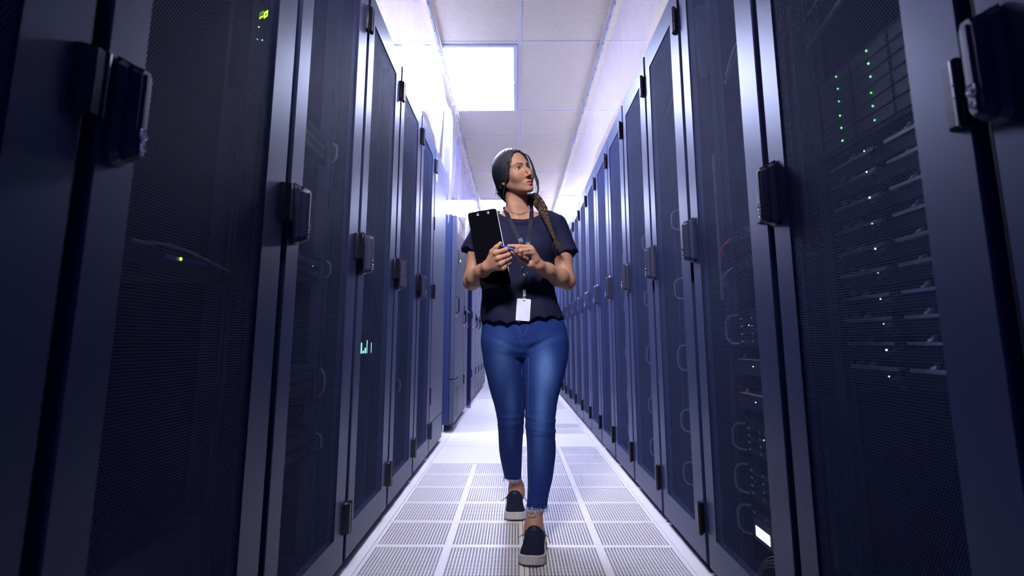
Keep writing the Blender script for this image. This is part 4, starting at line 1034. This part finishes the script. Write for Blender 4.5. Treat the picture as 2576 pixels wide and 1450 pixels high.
def seam(pix, r=.0011):
    pts = [march(jeans_sdf, u, v_) for u, v_ in pix]; pts = [q + A(0, -.0006, 0) for q in pts if q is not None]
    return (catmull(pts, 4), r) if len(pts) > 1 else None
sm = MB()
for px in ([(1299, 812), (1303, 830), (1307, 850), (1313, 868), (1319, 880)], [(1303, 812), (1308, 832), (1312, 848)], [(1328, 812), (1326, 830), (1319, 844), (1313, 850)], [(1329, 900), (1329, 960), (1328, 1020), (1328, 1060), (1330, 1130), (1332, 1200), (1332, 1260)], [(1312, 930), (1314, 1000), (1313, 1040)]):
    s_ = seam(px)
    if s_: sm.tube(s_[0], s_[1], 5)
sm.build('stitching', M['seam'], jeans, True)
def fray(loft, rows, label_u):
    mb = MB(); v_, u0, u1, Y, ry = rows; a, b = P(u0, v_, Y), P(u1, v_, Y); cx, rx, z0 = (a[0] + b[0]) / 2, abs(b[0] - a[0]) / 2, a[2]
    for k in range(150):
        th = RNG.uniform(0, 2 * PI); c, s_ = math.cos(th), math.sin(th); base = A(cx + c * rx * 1.0, Y + s_ * ry * 1.0, z0 + .006)
        L = abs(RNG.normal(.010, .006)) + .003
        if label_u and c < -.35 and s_ < .5: L *= 2.2
        mb.tube([base, base + A(c * .002, s_ * .002, -L * .5), base + A(c * .004 + RNG.normal() * .004, s_ * .004 + RNG.normal() * .003, -L)], [.0007, .0006, .0004], 4)
    for k in range(60):
        th = 2 * PI * k / 60; th2 = th + RNG.normal() * .15; p0 = A(cx + math.cos(th) * rx * 1.03, Y + math.sin(th) * ry * 1.03, z0 + RNG.normal() * .003 + .007)
        p1 = A(cx + math.cos(th2) * rx * 1.035, Y + math.sin(th2) * ry * 1.035, z0 + RNG.normal() * .004 + .002); mb.tube([p0, p1], .0007, 4)
    if label_u:                                      # the long loop of threads
        lp = [P(1336, 1278, 2.325), P(1334, 1290, 2.318), P(1331, 1297, 2.318), P(1340, 1299, 2.316), P(1346, 1296, 2.316), P(1342, 1288, 2.318), P(1338, 1277, 2.325)]
        for j in range(3): mb.tube([q + A(*RNG.normal(0, .0008, 3)) for q in catmull(lp, 5)], .0008, 5)
    return mb
fray(leg_f, LEG_F[-1], True).build('frayed_hem', M['thread'], jeans); fray(leg_r, LEG_R[-1], False).build('frayed_hem', M['thread'], jeans)
# ---- shoes
def shoe(foot, lift):
    h, t = foot['heel'], foot['toe']; ax = (t - h) / np.linalg.norm(t - h); L = float(np.linalg.norm(t - h)); sd = np.array([-ax[1], ax[0], 0]); sd = sd if sd[0] > 0 else -sd
    wf = pchip([-.018, -.008, .02, .10, .25, .45, .62, .78, .90, .955, .985, 1.004, 1.012], [-.006, .006, .020, .033, .038, .038, .043, .0475, .042, .033, .023, .010, -.008])
    def loc(p): q = p - h; return (q @ ax.astype(np.float32)) / L, q @ sd.astype(np.float32), q[:, 2] - lift
    hf = pchip([0, .08, .22, .36, .48, .60, .75, .88, .96, 1.0], [.076, .082, .080, .086, .094, .080, .062, .052, .040, .030])
    toe_spring = lambda t_: .010 * np.clip((t_ - .72) / .28, 0, 1) ** 2
    def upper(p):
        t_, s_, z = loc(p); z = z - toe_spring(t_); w = np.maximum(wf(t_) - .001, .0015); hh = hf(t_); n = 2.6
        q = (np.abs(s_ / w) ** n + np.abs((z - .018) / (hh - .018)) ** n) ** (1 / n)
        d = (q - 1) * np.minimum(w, hh) * .75; d = np.maximum(np.maximum(d, .016 - z), (t_ - .985) * L)
        # opening for the ankle
        op = np.maximum(np.maximum(np.abs(t_ - .20) - .155, np.abs(s_) - .030 + .10 * np.abs(t_ - .2)), .045 - z); d = smax(d, -op * .9, .008)
        # apron seam of the toe box
        ap = np.sqrt((s_ / .036) ** 2 + ((t_ - .55) / .33) ** 2); d = d - .0030 * np.exp(-((ap - 1) / .045) ** 2) * (t_ > .45)
        d = d - .0022 * np.exp(-((t_ - .47) / .012) ** 2) * (z > .05)
        return d
    def sole(p):
        t_, s_, z = loc(p); z = z - toe_spring(t_); w = wf(t_) + .0045
        d = np.abs(s_) - w; d = np.maximum(d, np.maximum(-.020 - t_, t_ - 1.014) * L); d = smax(d, np.abs(z - .0165) - .0163, .006)
        return d + .0015 * np.exp(-((z - .0215) / .0016) ** 2)
    return upper, sole, (h, ax, sd, L)
M['suede'] = simple('navy_canvas_shoe', (.012, .013, .038), .85, 0, .15, .25, 500); M['sole'] = simple('off_white_rubber_sole', (.50, .49, .50), .6, 0, .3, .12, 30)
M['cord'] = simple('shoe_cord', (.05, .055, .10), .6); M['tan'] = simple('tan_leather_tip', (.42, .17, .11), .5)
for ft, ank, lift in ((FOOT_F, ANK_F, .0), (FOOT_R, ANK_R, .0)):
    up, so, (h, ax, sd, L) = shoe(ft, lift); mn = np.minimum(ft['heel'], ft['toe']) - .07; mx_ = np.maximum(ft['heel'], ft['toe']) + .07
    v, f = polygonize(up, (mn[0], mn[1], -.004), (mx_[0], mx_[1], .13), .0022); sh = np_mesh('shoe', v, f, M['suede'], parent=person)
    v, f = polygonize(so, (mn[0], mn[1], -.006), (mx_[0], mx_[1], .06), .0020); v[:, 2] = np.maximum(v[:, 2], .0004); np_mesh('sole', v, f, M['sole'], parent=sh)
    lc = MB()
    def S(t_, s_, z): return h + ax * (t_ * L) + sd * s_ + np.array([0, 0, z + lift])
    for t0, zz in ((.50, .095), (.535, .092)): lc.tube(catmull([S(t0 - .10, -.042, .060), S(t0 - .04, -.030, zz - .018), S(t0, -.008, zz - .004), S(t0, .008, zz - .004), S(t0 - .04, .030, zz - .018), S(t0 - .10, .042, .060)], 5), .0022, 6)
    lc.ball(S(.52, 0, .094), (.006, .005, .004), seg=8); lc.build('shoelace', M['cord'], sh, True)
    tp = MB(); 
    for s_ in (-1, 1): tp.tube([S(.42, s_ * .043, .062), S(.44, s_ * .052, .058), S(.50, s_ * .064, .048 - .006 * s_)], [.0022, .002, .0014], 6)
    tp.build('lace_tip', M['tan'], sh, True)
# ---- necklace and rings
front = lambda p: np.minimum(shirt_sdf(p), smin(torso_l(p, .0), neck_sdf(p), .04))
M['gold'] = simple('dull_gold', (.45, .33, .14), .3, .9); M['silver'] = simple('silver', (.7, .68, .66), .2, 1)
nk = MB(); pts = [march(front, u, v_) for u, v_ in ((1272, 523), (1278, 529), (1286, 534), (1294, 536), (1303, 538), (1312, 537), (1321, 535), (1329, 530), (1333, 526))]
cp = catmull([q + A(0, -.0015, 0) for q in pts if q is not None], 6)
for q in cp: nk.ball(q, (.0013, .0011, .0010), seg=6)
cp2 = catmull([march(front, u, v_) + A(0, -.0015, 0) for u, v_ in ((1290, 536), (1298, 540), (1306, 541), (1316, 539), (1324, 535))], 6); nk.tube(cp2, .0007, 5)
nk.build('necklace', M['gold'], person, True)
def ring(c, dirn, r, stone):
    mb = MB(); d_ = Vector(dirn).normalized(); a = d_.orthogonal().normalized(); b_ = d_.cross(a); c = Vector(c)
    mb.tube([c + (a * math.cos(t) + b_ * math.sin(t)) * r for t in np.linspace(0, 2 * PI, 25)], .0011, 6)
    f_ = Vector((0, -1, .25)); f_ = (f_ - d_ * f_.dot(d_)).normalized(); mb.ball(c + f_ * (r + .001), stone, seg=10); mb.build('ring', M['silver'], person, True)
a, b = L_FING[2][0][0], L_FING[2][0][1]; ring(a * .55 + b * .45, b - a, .0108, .0032)
a, b = R_FING[2][0][0], R_FING[2][0][1]; ring(a * .42 + b * .58, b - a, .0108, .0018)
a, b = R_FING[3][0][0], R_FING[3][0][1]; ring(a * .45 + b * .55, b - a, .0098, .0018)
# ------------------------------------------------------------------ lanyard with badge
front = lambda p: np.minimum(shirt_sdf(p), smin(torso_l(p, .0), neck_sdf(p), .04))
lany = empty('lanyard', tuple(P(1318, 612, 2.43)), 0, 'black neck lanyard with a blank white badge hanging at the waist', 'lanyard')
def unparent_fix(o): o.matrix_parent_inverse = Matrix.Translation(-Vector(lany.location)); return o
g = G('satin_ribbon'); b = g.bsdf((.007, .008, .024), .62, 0, .15); M['ribbon'] = g.done(b)
def strap(pix, w, off=.0025, wd=None):
    cen = []
    for u, v_ in pix:
        q = march(front, u, v_); cen.append(q + A(0, -off, 0))
    cen = catmull(cen, 4); Lr = []; Rr = []; N = []
    for i, c in enumerate(cen):
        t = cen[min(i + 1, len(cen) - 1)] - cen[max(i - 1, 0)]; t /= np.linalg.norm(t); s_ = np.cross(t, (0, -1, 0)); s_ /= np.linalg.norm(s_)
        if s_[0] > 0: s_ = -s_
        Lr.append(c + s_ * w / 2); Rr.append(c - s_ * w / 2); N.append((0, -1, 0))
    return Lr, Rr, N
rb = MB()
for pix in ([(1268, 521), (1274, 535), (1282, 552), (1291, 571), (1300, 590), (1309, 610), (1313, 622)], [(1336, 512), (1337, 530), (1336, 552), (1333, 575), (1330, 597), (1326, 620), (1323, 640)], [(1316, 632), (1318, 645), (1318, 660)]):
    Lr, Rr, N = strap(pix, .0185 if pix[0][0] != 1316 else .016); rb.ribbon(Lr, Rr, .0012, N)
unparent_fix(rb.build('neck_strap', M['ribbon'], lany, angle=40))
cr = MB()
for u, v_, t in ((1310, 606, .35), (1328, 616, -.05)):
    q = march(front, u, v_) + A(0, -.0045, 0); Rm_ = Matrix.Translation(Vector(q)) @ Matrix.Rotation(-t, 4, 'Y'); cr.box(-.0105, .0105, -.0015, .0015, -.010, .010, .001, M=Rm_)
unparent_fix(cr.build('crimp', simple('crimp_steel', (.12, .16, .26), .35, .6), lany))
BY = float(march(front, 1318, 690)[1]) - .010
bk = MB(); q = P(1318, 658, BY); hk = [P(1316, 671, BY), P(1313, 679, BY), P(1313, 688, BY), P(1318, 692, BY), P(1320, 684, BY), P(1318, 676, BY), P(1313, 672, BY)]
bk.tube(catmull(hk, 4), .0012, 6); bk.tube([P(1314, 690, BY), P(1326, 690, BY)], .0016, 6)
for u in (1313, 1327): bk.tube([P(u, 684, BY), P(u, 696, BY)], .0009, 5)
unparent_fix(bk.build('swivel_hook', M['chrome'], lany, True))
bc = MB(); a = P(1313, 692, BY); b_ = P(1325, 716, BY); bc.box(a[0], b_[0], BY - .003, BY + .002, a[2], b_[2], .0015)
c_ = P(1320, 723, BY); bc.tube([Vector(c_) + Vector((math.cos(t) * .0125, 0, math.sin(t) * .011)) for t in np.linspace(0, 2 * PI, 25)], .0012, 6)
unparent_fix(bc.build('buckle', M['black'], lany))
st = MB(); a = P(1315.5, 729, BY); b_ = P(1323, 753, BY); st.box(a[0], b_[0], BY - .0018, BY - .0005, a[2], b_[2], .0005)
st.cyl(P(1319.5, 745, BY) + A(0, -.006, 0), P(1319.5, 745, BY), .0058, n=16); st.cyl(P(1319.5, 737, BY) + A(0, -.004, 0), P(1319.5, 737, BY), .003, n=12)
g = G('clear_vinyl'); b = g.bsdf((.5, .52, .62), .15, .2, .5); M['vinyl'] = g.done(b); unparent_fix(st.build('badge_clip', M['vinyl'], lany, True))
cw, ch = 34.5 * mpp(BY, .95), 54 * mpp(BY, .95); cc = P(1316.5, 780, BY - .006); Mc = Matrix.Translation(Vector(cc)) @ Matrix.Rotation(math.radians(4.0), 4, 'Y') @ Matrix.Rotation(math.radians(3), 4, 'X')
bd = MB(); bd.prism(rrect(-cw / 2, cw / 2, -ch / 2, ch / 2, .0035), -.0009, .0009, 'y', 0, Mc); bg = bd.build('badge', simple('white_badge_card', (.68, .72, .92), .4), lany); unparent_fix(bg)
sl = MB(); sl.prism(rrect(-.0062, .0062, ch / 2 - .0085, ch / 2 - .0055, .0014), -.0013, -.0008, 'y', 0, Mc); o = sl.build('slot', M['black'], bg)
rim = MB(); pr = rrect(-cw / 2, cw / 2, -ch / 2, ch / 2, .0035); rim.tube([Mc @ Vector((x_, -.0006, z_)) for x_, z_ in pr + pr[:1]], .0008, 5); o2 = rim.build('rim', simple('badge_holder_edge', (.86, .86, .80), .3), bg)
# ------------------------------------------------------------------ clipboard and pen
def quad_plane(u, v_, Ytop, Ybot): t = (v_ - 528) / (730 - 528); return P(u, v_, Ytop + (Ybot - Ytop) * t)
TL, TR, BRc = quad_plane(1157, 541, 2.425, 2.365), quad_plane(1229, 528, 2.425, 2.365), quad_plane(1286, 716, 2.425, 2.365)
ex = np.array(TR - TL, float); wclip = np.linalg.norm(ex); ex /= wclip; ez = np.array(TR - BRc, float); hclip = np.linalg.norm(ez); ez /= hclip
ey = np.cross(ez, ex); ey /= np.linalg.norm(ey); ez = np.cross(ex, ey)
cb = link('clipboard', None); cb.matrix_world = Matrix([[ex[0], ey[0], ez[0], BRc[0] + 0], [ex[1], ey[1], ez[1], BRc[1]], [ex[2], ey[2], ez[2], BRc[2]], [0, 0, 0, 1]])
tag(cb, 'black clipboard held upright against the chest under one arm', 'clipboard')
sy = 1 if ey[1] > 0 else -1
MB().prism(rrect(-wclip, 0, 0, hclip, .012), -.0015, .0015, 'y').build('board', simple('black_hardboard', (.0008, .0008, .003), .85, 0, .05), cb)
MB().box(-wclip + .012, .0022, sy * .002, sy * .005, .012, hclip - .006).build('paper_sheets', M['paper'], cb)
rv = MB()
for x in (-wclip * .66, -wclip * .30): rv.tube([(x + math.cos(t) * .004, -sy * .0018, hclip - .016 + math.sin(t) * .0055) for t in np.linspace(0, 2 * PI, 17)], .0009, 6)
rv.build('clip_rivet', M['chrome'], cb, True)
cl_ = MB(); cl_.box(-wclip * .75, -wclip * .2, sy * .005, sy * .014, hclip - .045, hclip - .004, .003); cl_.build('clip', M['chrome'], cb)
p0, p1, p2 = H(618, 462, 2.283), H(1045, 608, 2.280), H(1190, 660, 2.296)
pn = empty('pen', tuple(p0), 0, 'blue pen held between both hands in front of the chest', 'pen'); fx = Matrix.Translation(-Vector(pn.location))
M['pen'] = simple('blue_pen_plastic', (.05, .08, .55), .4)
for nm, mb in (('barrel', MB().tube([p0, p1, p2], [.0036, .0038, .0038], 14)), ('tip', MB().tube([p0, np.array(p0) + (np.array(p0) - p1) / np.linalg.norm(np.array(p0) - p1) * .012], [.0034, .001], 12))):
    o = mb.build(nm, M['pen'], pn, True); o.matrix_parent_inverse = fx
